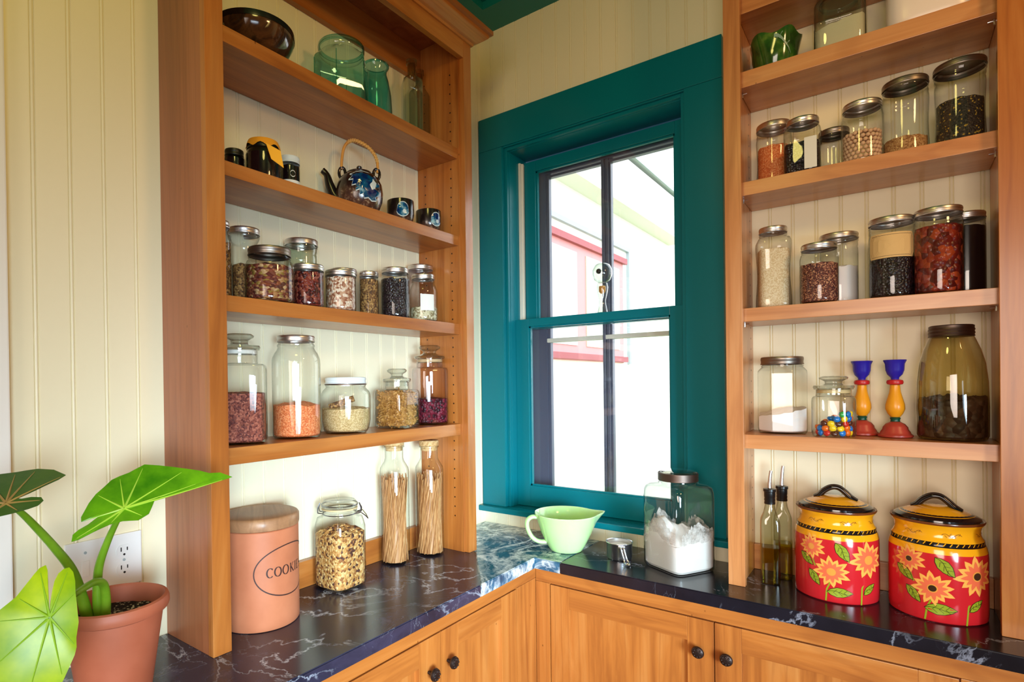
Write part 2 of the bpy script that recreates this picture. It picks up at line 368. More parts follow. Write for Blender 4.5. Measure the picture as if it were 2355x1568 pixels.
def zscale(root, k):
    seen = set()
    for c in root.children_recursive:
        if c.data and c.data.name not in seen:
            seen.add(c.data.name)
            for v in c.data.vertices: v.co.z *= k
def face_cam(x, y):
    return math.atan2(CAM.y-y, CAM.x-x) + pi/2        # local -Y looks at the camera side of the room

# ------------------------------------------------------------------ room shell
XL, XR, YB, YF = 0.0, 3.6, 0.0, -3.6
ZC = H + 1.998
def beadboard(bm, u0, u1, z0, z1, phase, pitch, put):
    """panel face with bead grooves; put(u, d, z) -> xyz, d = depth behind the face"""
    us = [u0]; ds = [0.0]
    k = math.floor((u0-phase)/pitch)
    while True:
        c = phase+k*pitch; k += 1
        if c-.006 > u1: break
        for du, d in ((-.0050, 0), (-.0036, .0030), (-.0022, .0004), (0, -.0003), (.0022, .0004), (.0036, .0030), (.0050, 0)):
            if u0 < c+du < u1: us.append(c+du); ds.append(d)
    us.append(u1); ds.append(0.0)
    A = [bm.verts.new(put(u, d, z0)) for u, d in zip(us, ds)]; B = [bm.verts.new(put(u, d, z1)) for u, d in zip(us, ds)]
    for i in range(len(us)-1): bm.faces.new((A[i], A[i+1], B[i+1], B[i]))
    A2 = [bm.verts.new(put(u, .02, z)) for u in (u0, u1) for z in (z0, z1)]
    bm.faces.new((A2[0], A2[1], A2[3], A2[2]))
    bm.faces.new([A[0], B[0], A2[1], A2[0]]); bm.faces.new([A[-1], A2[2], A2[3], B[-1]])
    bm.faces.new(B + [A2[3], A2[1]]); bm.faces.new(A[::-1] + [A2[0], A2[2]])
WX0, WX1, WZ0, WZ1 = .105, .815, H+.07, H+1.52           # window hole
bm = NB(); beadboard(bm, YF, YB, 0, ZC, -1.55, .0636, lambda u, d, z: (-d, u, z)); bmesh.ops.recalc_face_normals(bm, faces=bm.faces[:]); struct('wall_left', bm, 'cream')
bm = NB()
put = lambda u, d, z: (u, d, z)
for a, b, z0, z1 in ((XL, WX0, 0, ZC), (WX1, XR, 0, ZC), (WX0, WX1, 0, WZ0), (WX0, WX1, WZ1, ZC)): beadboard(bm, a, b, z0, z1, 1.1076, .0585, put)
bmesh.ops.recalc_face_normals(bm, faces=bm.faces[:]); struct('wall_back', bm, 'cream')
bm = NB(); box(bm, XL-.1, XR+.1, YF-.1, YB+.14, -.1, 0); struct('floor', bm, 'floor')
# ceiling with a recessed coffer
bm = NB()
cx0, cx1, cy0, cy1 = .109, 2.4, -2.2, -.134
box(bm, XL-.02, XR+.02, cy1, YB+.14, ZC, ZC+.12); box(bm, XL-.02, XR+.02, YF, cy0, ZC, ZC+.12)
box(bm, XL-.02, cx0, cy0, cy1, ZC, ZC+.12); box(bm, cx1, XR+.02, cy0, cy1, ZC, ZC+.12)
box(bm, cx0, cx1, cy0, cy1, ZC+.09, ZC+.12); struct('ceiling', bm, 'teal_ceiling')
bm = NB(); box(bm, cx0, cx1, cy1-.02, cy1, ZC+.03, ZC+.06); box(bm, cx0, cx0+.02, cy0, cy1-.02, ZC+.03, ZC+.06); struct('trim_2', bm, 'teal_ceiling')
bm = NB(); box(bm, XL-.02, XR+.02, YF-.1, YF, 0, ZC); struct('wall_front', bm, 'plaster')
bm = NB(); box(bm, XR, XR+.1, YF, YB, 0, ZC); struct('wall_right', bm, 'plaster')
bm = NB(); box(bm, 0, .018, -1.72, -1.598, H, ZC, .003); struct('trim_1', bm, 'white_trim')

# window_1 : casing, stool, jamb, two sashes, storm frame, panes
win = thing('window_1', None, None, (0, 0, 0)); win['kind'] = 'structure'
ZI, ZT = H+1.512, H+1.645
for a, b in ((.004, .115), (.811, .925)): bm = NB(); box(bm, a, b, -.022, 0, H+.077, ZI, .0015); obj('side_casing', bm, 'teal', win)
bm = NB(); box(bm, .004, .925, -.022, 0, ZI+.0008, ZT, .0015); obj('head_casing', bm, 'teal', win)
bm = NB()     # stepped stop mouldings inside the casing
for k, (i, ya, yb) in enumerate(((0, -.016, .14), (.012, -.006, .14), (.022, .008, .14))):
    d = .012 if k < 2 else .004
    a, b, c = .105+i, .821-i, ZI+.008-i
    box(bm, a, a+d, ya, yb, H+.077, c, .001); box(bm, b-d, b, ya, yb, H+.077, c, .001); box(bm, a+d, b-d, ya, yb, c-d, c, .001)
obj('jamb', bm, 'teal', win)
bm = NB(); box(bm, .131, .139, .078, .126, H+.1, H+1.47); box(bm, .131, .143, .092, .102, H+.1, H+1.47); obj('jamb_liner', bm, 'jamb_white', win)
bm = NB(); box(bm, .001, .945, -.05, 0, H+.055, H+.077, .004); box(bm, .107, .813, 0, .15, H+.05, H+.077, 0); obj('stool', bm, 'teal', win)
def sash(name, x0, x1, z0, z1, y, t, l, r, b, tp):
    bm = NB()
    box(bm, x0, x0+l, y, y+t, z0, z1, .0015); box(bm, x1-r, x1, y, y+t, z0, z1, .0015)
    box(bm, x0+l, x1-r, y, y+t, z0, z0+b, .0015); box(bm, x0+l, x1-r, y, y+t, z1-tp, z1, .0015)
    for dx in (0,):   # glazing bead
        box(bm, x0+l, x0+l+.006, y+.008, y+.02, z0+b, z1-tp); box(bm, x1-r-.006, x1-r, y+.008, y+.02, z0+b, z1-tp)
        box(bm, x0+l, x1-r, y+.008, y+.02, z1-tp-.006, z1-tp); box(bm, x0+l, x1-r, y+.008, y+.02, z0+b, z0+b+.006)
    s = obj(name, bm, 'teal', win)
    bm = NB(); box(bm, x0+l, x1-r, y+.012, y+.015, z0+b, z1-tp); obj('pane', bm, 'pane', s)
sash('lower_sash', .131, .787, H+.078, H+.826, .043, .034, .058, .046, .083, .03)
sash('upper_sash', .143, .779, H+.79, H+1.475, .105, .034, .050, .035, .03, .043)
bm = NB()     # outer storm frame and its middle bar
y0, y1 = .150, .178
box(bm, .115, .215, y0, y1, H+.06, H+1.5); box(bm, .765, .83, y0, y1, H+.06, H+1.5)
box(bm, .215, .765, y0, y1, H+1.425, H+1.5); box(bm, .215, .765, y0, y1, H+.06, H+.135)
for a, b in ((.215, .228),): box(bm, a, b, y0+.006, y1, H+.135, H+1.425, .002)
box(bm, .457, .468, y0-.004, y1, H+.135, H+1.425, .002); box(bm, .470, .484, y0, y1, H+.135, H+1.425, .003); box(bm, .485, .492, y0+.006, y1, H+.135, H+1.425, .001)
box(bm, .228, .765, y0+.004, y1, H+1.41, H+1.42, .002)
obj('storm_frame', bm, 'storm', win)
bm = NB(); box(bm, .215, .765, y0-.002, y1, H+.735, H+.752, .003); obj('storm_rail', bm, 'jamb_white', win)
bm = NB(); box(bm, .215, .765, y1-.008, y1-.006, H+.135, H+1.425); obj('pane', bm, 'pane', win)

# neighbouring house
nh = thing('neighbor_house', 'white neighbouring house wall with a pink-framed window seen through the glass', 'house', (-1.2, 4.0, 0))
yo = 4.0
bm = NB(); box(bm, -.25, 0, 1.5-yo, 9-yo, -.3, H+4.5); obj('siding_wall', bm, 'siding', nh)
bm = NB(); box(bm, 0, .22, 1.5-yo, 6.45-yo, H+2.52, H+2.62); box(bm, .16, .22, 1.5-yo, 6.3-yo, H+2.62, H+3.05); obj('eave', bm, 'eave', nh)
bm = NB(); prism(bm, [(1.5-yo, H+3.12), (6.3-yo, H+3.08), (6.3-yo, H+3.14), (1.5-yo, H+3.18)], .0, .26, axis=0); obj('rake_board', bm, 'house_trim', nh)
hw = obj('house_window', box(NB(), 0, .02, 2.3-yo, 4.62-yo, H+.79, H+2.02), 'house_pink', nh)
bm = NB(); box(bm, 0, .035, 2.2-yo, 4.84-yo, H+2.13, H+2.18); box(bm, 0, .035, 4.78-yo, 4.84-yo, H+.78, H+2.13); obj('window_surround', bm, 'house_trim', hw)
bm = NB(); box(bm, .02, .06, 2.3-yo, 4.66-yo, H+1.955, H+2.02); box(bm, .02, .06, 2.3-yo, 4.66-yo, H+.80, H+.86); obj('head_board', bm, 'house_dark', hw)
bm = NB(); box(bm, .02, .03, 2.3-yo, 3.36-yo, H+.94, H+1.88); obj('blind', bm, 'blind', hw)
bm = NB(); box(bm, .02, .03, 3.58-yo, 4.1-yo, H+.94, H+1.88); box(bm, .02, .03, 4.2-yo, 4.48-yo, H+.94, H+1.88); obj('pane', bm, 'house_glass', hw)
bm = NB(); box(bm, -14, 14, .3, 22, -.32, -.3); g = struct('ground', bm, 'grass')

# ------------------------------------------------------------------ worktop and base cabinets
ct = thing('countertop', 'dark soapstone worktop with white veins running round the corner', 'countertop', (0, 0, H))
cb = -.0354
def slab(pts, mat):
    bm = NB(); prism(bm, pts, cb, 0)
    bmesh.ops.bevel(bm, geom=[e for e in bm.edges if abs(e.verts[0].co.z-e.verts[1].co.z) < 1e-6], offset=.0025, segments=2, affect='EDGES')
    obj('slab', bm, mat, ct)
slab([(.001, -3.2), (.4105, -3.2), (.4105, -.62), (.204, -.36), (.14, -.26), (.001, -.20)], 'stone')
slab([(.001, -.20), (.14, -.26), (.204, -.36), (.4105, -.62), (.4105, -.3129), (.50, -.3129), (.50, -.001), (.001, -.001)], 'stone_corner')
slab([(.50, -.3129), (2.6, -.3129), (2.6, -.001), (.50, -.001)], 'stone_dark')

def door(parent, w, h, frame, put, wmat_v, wmat_h, knob_u):
    """framed door in (u, d, z): u across, d out of the face"""
    def bx(bm, u0, u1, d0, d1, z0, z1, bv=.0012):
        p = put(u0, d0, z0); q = put(u1, d1, z1)
        return box(bm, min(p[0], q[0]), max(p[0], q[0]), min(p[1], q[1]), max(p[1], q[1]), min(p[2], q[2]), max(p[2], q[2]), bv)
    bm = NB(); bx(bm, frame[0]-.004, w-frame[1]+.004, -.019, -.013, .066, h-frame[2]+.004, 0); dr = obj('door', bm, 'wood_z', parent)
    for a, b in ((0, frame[0]), (w-frame[1], w)): bm = NB(); bx(bm, a, b, -.02, 0, 0, h); obj('door_stile', bm, wmat_v, dr)
    for a, b in ((h-frame[2], h), (0, .07)): bm = NB(); bx(bm, frame[0], w-frame[1], -.02, 0, a, b); obj('door_rail', bm, wmat_h, dr)
    bm = NB(); loft(bm, [(.004, 0), (.0055, .006), (.0065, .013), (.0135, .017), (.0165, .022), (.015, .027), (.010, .030), (.004, .0315), (.0005, .031)], 20)
    for k in range(8):
        ball(bm, (.010*cos(k*pi/4), .010*sin(k*pi/4), .0285), .0032, u=8, v=6)
    o0 = Vector(put(0, 0, 0)); ax = Vector(put(0, 1, 0))-o0; ux = Vector(put(1, 0, 0))-o0
    mt = Matrix((ux, Vector((0, 0, 1)), ax)).transposed()
    for v in bm.verts: v.co = mt @ v.co + Vector(put(knob_u[0], 0, h-knob_u[1]))
    obj('knob', bm, 'bronze', dr, True)
bc = thing('base_cabinet', 'cherry base cabinet under the left worktop by the potted plant', 'cabinet', (0, 0, 0))
XF = .388
bm = NB(); box(bm, .02, XF-.002, -3.1, -.40, .1, H+cb, 0); box(bm, .02, XF-.05, -3.1, -.40, 0, .1)
obj('carcass', bm, 'panel_z', bc)
ZD = H-.076
bm = NB(); box(bm, XF-.002, XF+.012, -3.1, -.2905, ZD+.004, H+cb, .001); obj('top_rail', bm, 'wood_y', bc)
bm = NB(); box(bm, XF-.002, XF+.012, -.410, -.2905, .1, ZD+.003, .001); obj('corner_stile', bm, 'wood_z', bc)
for y0, w, ku in ((-.788, .375, (.026, .085)), (-1.166, .376, (.376-.05, .085)), (-1.545, .375, (.026, .085)), (-1.923, .376, (.35, .085))):
    door(bc, w, ZD-.12, (.075, .085, .062), (lambda y0: lambda u, d, z: (XF+.012+d, y0+u, .12+z))(y0), 'wood_z', 'wood_y', ku)
bc2 = thing('base_cabinet', 'cherry base cabinet with dark knobs under the window worktop', 'cabinet', (0, 0, 0))
YFc = -.279
bm = NB(); box(bm, .42, 2.5, YFc+.002, -.02, .1, H+cb, 0); box(bm, .42, 2.5, YFc+.05, -.02, 0, .1); obj('carcass', bm, 'panel_z', bc2)
ZD2 = H-.085
bm = NB(); box(bm, .4005, 2.5, YFc-.012, YFc+.002, ZD2+.004, H+cb, .001); obj('top_rail', bm, 'wood_x', bc2)
for a, b, nm in ((.4005, .451, 'corner_stile'), (1.449, 1.60, 'middle_stile')): bm = NB(); box(bm, a, b, YFc-.012, YFc+.002, .1, ZD2+.003, .001); obj(nm, bm, 'wood_z', bc2)
for x0, w, ku in ((.454, .4945, (.4945-.036, .083)), (.951, .495, (.033, .083)), (1.602, .45, (.42, .083))):
    door(bc2, w, ZD2-.12, (.066, .069, .066), (lambda x0: lambda u, d, z: (x0+u, YFc-.012-d, .12+z))(x0), 'wood_z', 'wood_x', ku)

# ------------------------------------------------------------------ shelving units
ls = thing('shelving_unit', 'open cherry shelving unit of four shelves on the left wall', 'shelving', (0, -.82, H))
yo = -.82
xf, xs = .2056, .1786
zL = [(1.3322, 1.3685), (1.0382, 1.0707), (.738, .7738), (.3973, .4353)]
bm = NB(); box(bm, .001, xf-.019, -1.3045-yo, -1.284-yo, .0005, 1.776); obj('side_panel', bm, 'panel_z', ls)
bm = NB(); box(bm, .001, xf-.019, -.3985-yo, -.3535-yo, .0005, 1.776); 
for z in [.12+.032*k for k in range(48)]:
    for x in (.035, .150): tube(bm, [(x, -.3987-yo, z), (x, -.3975-yo, z)], .0027, 8, 1)
obj('side_panel', bm, ['wood_z', 'black'], ls)
bm = NB(); box(bm, xf-.019, xf, -1.3054-yo, -1.2634-yo, .0005, 1.776, .001); obj('stile', bm, 'wood_z', ls)
bm = NB(); box(bm, xf-.019, xf, -.3938-yo, -.3519-yo, .0005, 1.776, .001); obj('stile', bm, 'wood_z', ls)
for z0, z1 in zL:
    bm = NB(); box(bm, .003, xs, -1.2835-yo, -.399-yo, z0, z1, .001); obj('shelf', bm, 'wood_y', ls)
for a, b in ((.0005, .075), (1.648, 1.755)): bm = NB(); box(bm, .001, .020, -1.2835-yo, -.399-yo, a, b, .001); obj('back_rail', bm, 'wood_y', ls)
bm = NB(); box(bm, .001, xf-.019, -1.2835-yo, -.399-yo, 1.755, 1.7755); obj('top_panel', bm, 'panel_z', ls)
bm = NB(); box(bm, xf-.019, xf, -1.2634-yo, -.3938-yo, 1.666, 1.776, .001); obj('top_rail', bm, 'wood_y', ls)
# crown: profile swept along the front and mitred round the right end
prof = [(0, 1.722), (.006, 1.722), (.008, 1.730), (.016, 1.733), (.030, 1.741), (.044, 1.752), (.046, 1.755), (.046, 1.762), (.057, 1.764), (.057, 1.7775), (0, 1.7775)]
bm = NB()
path = [lambda d, z: (xf+d, -1.3054-d-yo, z), lambda d, z: (xf+d, -.3519+d-yo, z), lambda d, z: (.001, -.3519+d-yo, z)]
path = [lambda d, z: (.001, -1.3054-d-yo, z)] + path
R = [[bm.verts.new(f(d, z)) for d, z in prof] for f in path]
for A, B in zip(R, R[1:]):
    for i in range(len(prof)-1): bm.faces.new((A[i], B[i], B[i+1], A[i+1]))
bm.faces.new(R[0]); bm.faces.new(R[-1][::-1]); bmesh.ops.recalc_face_normals(bm, faces=bm.faces[:])
obj('crown_molding', bm, 'wood_y', ls)

rs = thing('shelving_unit', 'open cherry shelving unit to the right of the teal window', 'shelving', (1.25, 0, H))
xo = 1.25
yf, ys = -.2088, -.1819
zR = [(1.588, 1.632), (1.3834, 1.4277), (1.0838, 1.1216), (.7335, .7708), (.3807, .4195)]
bm = NB(); box(bm, .9705-xo, 1.001-xo, yf+.019, -.001, .0005, 1.95); 
for z in [.12+.032*k for k in range(48)]:
    for y in (-.035, -.150): tube(bm, [(1.0013-xo, y, z), (1.0-xo, y, z)], .0027, 8, 1)
obj('side_panel', bm, ['pale_z', 'black'], rs)
bm = NB(); box(bm, 1.5298-xo, 1.60-xo, yf+.019, -.001, .0005, 1.95); obj('side_panel', bm, 'pale_z', rs)
bm = NB(); box(bm, .9694-xo, 1.0118-xo, yf, yf+.019, .0005, 1.95, .001); obj('stile', bm, 'pale_z', rs)
bm = NB(); box(bm, 1.5226-xo, 1.70-xo, yf, yf+.019, .0005, 1.95, .001); obj('stile', bm, 'wood_z', rs)
for z0, z1 in zR:
    bm = NB(); box(bm, 1.0015-xo, 1.5293-xo, ys, -.003, z0, z1, .001); obj('shelf', bm, 'pale_x', rs)
bm = NB(); box(bm, 1.0015-xo, 1.5293-xo, -.020, -.001, .0005, .075, .001); obj('back_rail', bm, 'pale_x', rs)
for z0, z1 in zR[1:4]:
    for x in (1.006, 1.525): bm = NB(); tube(bm, [(x-xo, -.150, z0-.012), (x-xo, -.150, z0-.001)], .003, 8); tube(bm, [(x-xo, -.150, z0-.004), (x+(-.006 if x > 1.2 else .006)*2-xo, -.150, z0-.004)], .002, 8); obj('shelf_pin', bm, 'steel', rs)

# ------------------------------------------------------------------ jars
LS = {i+1: H+zL[i][1] for i in range(4)}; RS = {i: H+zR[i][1] for i in range(5)}
def bumpy_fill(r, h0, h1, kind='round', tilt=0, n=40, lump=.004, seed=0, z0=.004, base=None):
    """solid content: side wall following the jar, uneven top"""
    bm = NB(); rings = []
    base = base or [(r*.9, z0), (r*.985, z0+.004), (r, z0+.012)]
    prof = list(base)
    prof += [(r, z0+.012+(h0-.012)*k/4) for k in range(1, 5)]
    for rr, z in prof: rings.append([(rr, z)]*n)
    tops = []
    for q in (1.0, .93, .82, .68, .52, .34, .17): tops.append((r*q, h0+(h1-h0)*(1-q*q)))
    allr = prof + [(rr, z0+z) for rr, z in tops[1:]]
    V = []
    for j, (rr, z) in enumerate(allr):
        ring = []
        for i in range(n):
            th = 2*pi*i/n; s = rr*shape_r(kind, th); x, y = s*cos(th), s*sin(th); zz = z
            if j >= len(prof)-1:
                zz += noise.noise((x*60+seed, y*60, seed*1.7))*lump + tilt*x
            elif j > len(base): zz += tilt*x*(j-len(base))/(len(prof)-1-len(base))
            ring.append(bm.verts.new((x, y, zz)))
        V.append(ring)
    for A, B in zip(V, V[1:]):
        for i in range(n): bm.faces.new((A[i], A[(i+1) % n], B[(i+1) % n], B[i]))
    bm.faces.new(V[0][::-1]); bm.faces.new(V[-1])
    return bm
def content(name, label, cat, mat, pos, rot, bm, group=None, smooth=True, kind='stuff'):
    o = obj(name, bm, mat, None, smooth, pos); o.rotation_euler = (0, 0, rot); tag(o, label, cat, group, kind); return o
def screw_lid(bm, r, z, h=.015, n=48):
    p = [(r*.985, z), (r*1.0, z+.001), (r*1.0, z+.003), (r*.975, z+.004), (r*.975, z+h*.5), (r*.99, z+h*.55), (r*.99, z+h*.8), (r*.96, z+h*.96), (r*.88, z+h), (r*.82, z+h-.0008), (r*.8, z+h-.0014), (.001, z+h-.0014)]
    loft(bm, p, n, False, True)
def mason(name, label, pos, r, h, lr=None, body='round', lid='tin', g='glass', neck=.85, shoulder=.76, rot=None, lidh=.016, fill=None, group='glass storage jars', waist=0):
    """glass jar with screw lid; fill = (object name, label, category, material, height ratio[, dome, tilt])"""
    rot = face_cam(pos[0], pos[1]) if rot is None else rot
    o = thing(name, label, 'jar', pos, rot, group)
    lr = lr or r*neck*1.03; nr = lr*.95; hs = h*shoulder; zl = h-lidh
    bm = NB()
    P = [(r*.80, .0015, body), (r*.93, .0015), (r*.985, .006), (r, .014)]
    if waist: P += [(r*(1-waist*sin(pi*k/8)**2), .014+(hs-.014)*k/8) for k in range(1, 8)]
    else: P += [(r, .35*hs)]
    P += [(r, hs*.97), (r*.99, hs+(zl-hs)*.12), (r*.965, hs+(zl-hs)*.24), (nr+(r-nr)*.6, hs+(zl-hs)*.42, body), (nr+(r-nr)*.2, hs+(zl-hs)*.58, 'round'), (nr, hs+(zl-hs)*.72), (nr*1.03, hs+(zl-hs)*.78), (nr*1.03, hs+(zl-hs)*.86), (nr*.97, hs+(zl-hs)*.9), (nr*.97, zl+.002)]
    loft(bm, P, 48); obj('glass_body', bm, g, o, True)
    bm = NB(); screw_lid(bm, lr, zl, lidh); obj('lid', bm, lid, o, True)
    if fill:
        nm, lb, ct_, mt = fill[:4]; hf = fill[4]*h
        dome = fill[5] if len(fill) > 5 else .004; tilt = fill[6] if len(fill) > 6 else 0
        content(nm, lb, ct_, mt, (pos[0], pos[1], pos[2]+.0015), rot, bumpy_fill(r*(.955-waist), hf, hf+dome, body, tilt, seed=pos[1]*9))
    return o
def stopper_jar(name, label, pos, r, h, body, lid_r, neck_z, rim_z, g='glass', rot=None, fill=None, seal=None, knob='disc', group='glass storage jars'):
    rot = face_cam(pos[0], pos[1]) if rot is None else rot
    o = thing(name, label, 'jar', pos, rot, group)
    bm = NB(); nr = lid_r*.86
    loft(bm, [(r*.85, .0015, body), (r*.95, .0015), (r, .008), (r, neck_z-.012), (r*.985, neck_z-.005), (r*.93, neck_z), (nr*1.02, neck_z+.003, 'round'), (nr, neck_z+.007), (nr, rim_z-.004), (lid_r*.97, rim_z-.002), (lid_r*.97, rim_z+.001)], 48)
    obj('glass_body', bm, g, o, True)
    bm = NB(); kz = h-rim_z
    loft(bm, [(nr*.92, rim_z-.016), (nr*.92, rim_z-.001), (lid_r, rim_z+.001), (lid_r*1.02, rim_z+.004), (lid_r*.98, rim_z+.008), (lid_r*.6, rim_z+kz*.30), (lid_r*.42, rim_z+kz*.42), (lid_r*.44, rim_z+kz*.55), (lid_r*.68, rim_z+kz*.72), (lid_r*.72, rim_z+kz*.86), (lid_r*.6, rim_z+kz*.97), (lid_r*.3, rim_z+kz*.93), (.001, rim_z+kz*.92)], 40, True, True)
    l = obj('stopper', bm, 'glass_thick', o, True)
    if seal:
        bm = NB(); loft(bm, [(nr*.95, rim_z-.012), (nr*.97, rim_z-.012), (nr*.97, rim_z-.003), (nr*.95, rim_z-.003)], 40, False); obj('seal_ring', bm, seal, l, True)
    if fill:
        nm, lb, ct_, mt = fill[:4]; hf = fill[4]*h; dome = fill[5] if len(fill) > 5 else .004
        content(nm, lb, ct_, mt, (pos[0], pos[1], pos[2]+.0015), rot, bumpy_fill(r*.955, hf, hf+dome, body, fill[6] if len(fill) > 6 else 0, seed=pos[1]*7))
    return o
SQ = ('sq', 7.0); SQ4 = ('sq', 4.5); OCT = ('oct', 8)

# ---- left unit, top shelf
z = LS[1]
o = thing('ceramic_bowl', 'brown glazed pottery bowl at the left end of the top shelf', 'bowl', (.092, -1.112, z+.0005))
bm = NB(); loft(bm, [(.045, 0), (.048, .004), (.06, .012), (.082, .034), (.093, .056), (.096, .07), (.0955, .078), (.091, .079), (.088, .07), (.078, .036), (.05, .012), (.001, .009)], 56); obj('bowl_body', bm, 'glaze_brown', o, True)
bm = NB(); loft(bm, [(.0962, .066), (.0966, .074), (.096, .0795), (.093, .081), (.0905, .0795)], 56, False); obj('rim', bm, 'glaze_black', o, True)
fn = lambda a, b, off: ((.091+off)*sin(a)*(1-.55*max(0, .06-b)/.06), -(.091+off)*cos(a)*(1-.55*max(0, .06-b)/.06), b)
for a, b, s in ((.42, .040, 1), (1.0, .034, .8), (.25, .046, .7)):
    bm = NB(); pts = []
    for k in range(16):
        rr = (.012 if k % 2 == 0 else .006)*s; pts.append((a+rr*cos(k*pi/8)/.09, b+rr*sin(k*pi/8)))
    decal(bm, pts, fn, 0, .0035); d = obj('glaze_flower', bm, 'glaze_white', o); d.rotation_euler = (0, 0, face_cam(.092, -1.112))
p = (.094, -.832)
o = thing('glass_jar', 'large pale green panelled glass jar on the top shelf', 'jar', (p[0], p[1], z+.0005), face_cam(*p)+.35)
bm = NB(); hx = ('oct', 6)
loft(bm, [(.06, .001, hx), (.074, .001), (.080, .008), (.080, .118), (.079, .128), (.072, .138), (.063, .143, 'round'), (.061, .146), (.064, .150), (.066, .158), (.064, .166), (.059, .168)], 60); obj('glass_body', bm, 'glass_green', o, True)
bm = NB(); loft(bm, [(.061, .160), (.066, .161), (.0665, .168), (.064, .172), (.060, .170)], 60, False); obj('glass_rim', bm, 'glass_green', o, True)
bm = NB()
for k in range(6):
    a = k*pi/3+pi/3*0; tube(bm, [(.0798*cos(a), .0798*sin(a), .008), (.0798*cos(a), .0798*sin(a), .122)], .0014, 6)
obj('panel_ribs', bm, 'glass_green', o, True)
p = (.072, -.672)
o = thing('glass_vase', 'small aqua glass vase behind the big panelled green jar', 'vase', (p[0], p[1], z+.0005), face_cam(*p))
bm = NB(); loft(bm, [(.028, .001), (.038, .003), (.046, .02), (.049, .05), (.047, .10), (.039, .145), (.033, .166), (.033, .176), (.040, .188), (.041, .195), (.037, .198), (.033, .192)], 44)
obj('glass_body', bm, 'glass_aqua', o, True)
def bottle(name, label, p, z, r, h, g, neck_r, body_h, rot=None):
    o = thing(name, label, 'bottle', (p[0], p[1], z+.0005), face_cam(*p) if rot is None else rot)
    bm = NB(); loft(bm, [(r*.85, .001, SQ), (r*.97, .002), (r, .007), (r, body_h-.012), (r*.95, body_h-.003), (neck_r*1.5, body_h+.012, 'round'), (neck_r, body_h+.022), (neck_r, h-.018), (neck_r*1.22, h-.016), (neck_r*1.22, h-.002), (neck_r, h), (neck_r*.75, h-.004), (neck_r*.75, h-.05)], 48)
    obj('glass_body', bm, g, o, True); return o
bottle('glass_bottle', 'clear square glass bottle with open neck on the top shelf', (.085, -.520), z, .033, .276, 'glass_pale', .015, .205, face_cam(.08, -.52)+.2)
bottle('glass_bottle', 'olive tinted bottle against the side panel on the top shelf', (.046, -.437), z, .029, .29, 'glass_smoke', .014, .215, .2)

# ---- left unit, second shelf
z = LS[2]
p = (.040, -1.140)
mason('jam_jar', 'little dark jar with black lid half behind the orange capped jam', (p[0], p[1], z+.0005), .026, .090, lid='lid_black', fill=('dark_preserve', 'dark preserve in the little black lidded jar', 'preserve', 'dark_jam', .68), group='preserve jars')
p = (.100, -1.097)
o = thing('jam_jar', 'dark jam jar capped with orange cloth and a card tag', 'jar', (p[0], p[1], z+.0005), face_cam(*p), 'preserve jars')
bm = NB(); loft(bm, [(.032, .001), (.040, .004), (.042, .014), (.042, .066), (.039, .076), (.035, .081), (.035, .09)], 40, True, True); obj('glass_body', bm, 'glass', o, True)
bm = NB(); loft(bm, [(.0375, .082), (.0375, .094), (.036, .097), (.001, .097)], 40, True, True); obj('lid', bm, 'lid_black', o, True)
bm = NB(); n = 40; ring = []
for rr, zz, w in ((.001, .1035, 0), (.020, .103, 0), (.036, .100, 0), (.0395, .093, .0015), (.0415, .084, .004)):
    ring.append([bm.verts.new(((rr+w*.3*sin(k*2*pi*9/n))*cos(2*pi*k/n), (rr+w*.3*sin(k*2*pi*9/n))*sin(2*pi*k/n), zz+w*sin(k*2*pi*7/n+1))) for k in range(n)])
for A, B in zip(ring, ring[1:]):
    for k in range(n): bm.faces.new((A[k], B[k], B[(k+1) % n], A[(k+1) % n]))
obj('cloth_cap', bm, 'orange_cloth', o, True)
bm = NB(); loft(bm, [(.0385, .078), (.0398, .079), (.0398, .082), (.0385, .083)], 40, False); obj('tie_string', bm, 'black', o, True)
bm = NB(); pts = [(.006, .083), (.040, .068), (.047, .030), (.018, .048)]
for s, y in ((0, -.046), (1, -.047)): [bm.verts.new((x, y-.10*(x-.006)*.4, zz)) for x, zz in pts]
bm.verts.ensure_lookup_table(); v = bm.verts[:]
bm.faces.new(v[4:]); bm.faces.new(v[:4][::-1])
for i in range(4): bm.faces.new((v[i], v[(i+1) % 4], v[4+(i+1) % 4], v[4+i]))
obj('card_tag', bm, 'orange_card', o); zscale(o, 1.08)
content('dark_preserve', 'dark preserve inside the orange capped jam jar', 'preserve', 'dark_jam', (p[0], p[1], z+.002), 0, bumpy_fill(.040, .068, .069, lump=.0005))
p = (.085, -1.008)
o = mason('preserve_jar', 'small white lidded jar with a black and white label', (p[0], p[1], z+.0005), .026, .101, lr=.0265, lid='lid_white', lidh=.018, neck=.98, shoulder=.74, fill=('dark_preserve', 'dark preserve in the small white lidded jar', 'preserve', 'dark_jam', .7), group='preserve jars')
cyl = lambda R: (lambda a, b, off: ((R+off)*sin(a), -(R+off)*cos(a), b))
bm = NB(); decal(bm, [(-1.3+2.6*k/12, .010) for k in range(13)]+[(1.3-2.6*k/12, .036) for k in range(13)], cyl(.026), 0, .0006, 3)
strip(bm, [(.3+.25*cos(k*pi/8), .052+.008*sin(k*pi/8)) for k in range(16)], .002, cyl(.026), 0, .001, True)
obj('label_or_reflection', bm, 'paper_reflection_white', o)
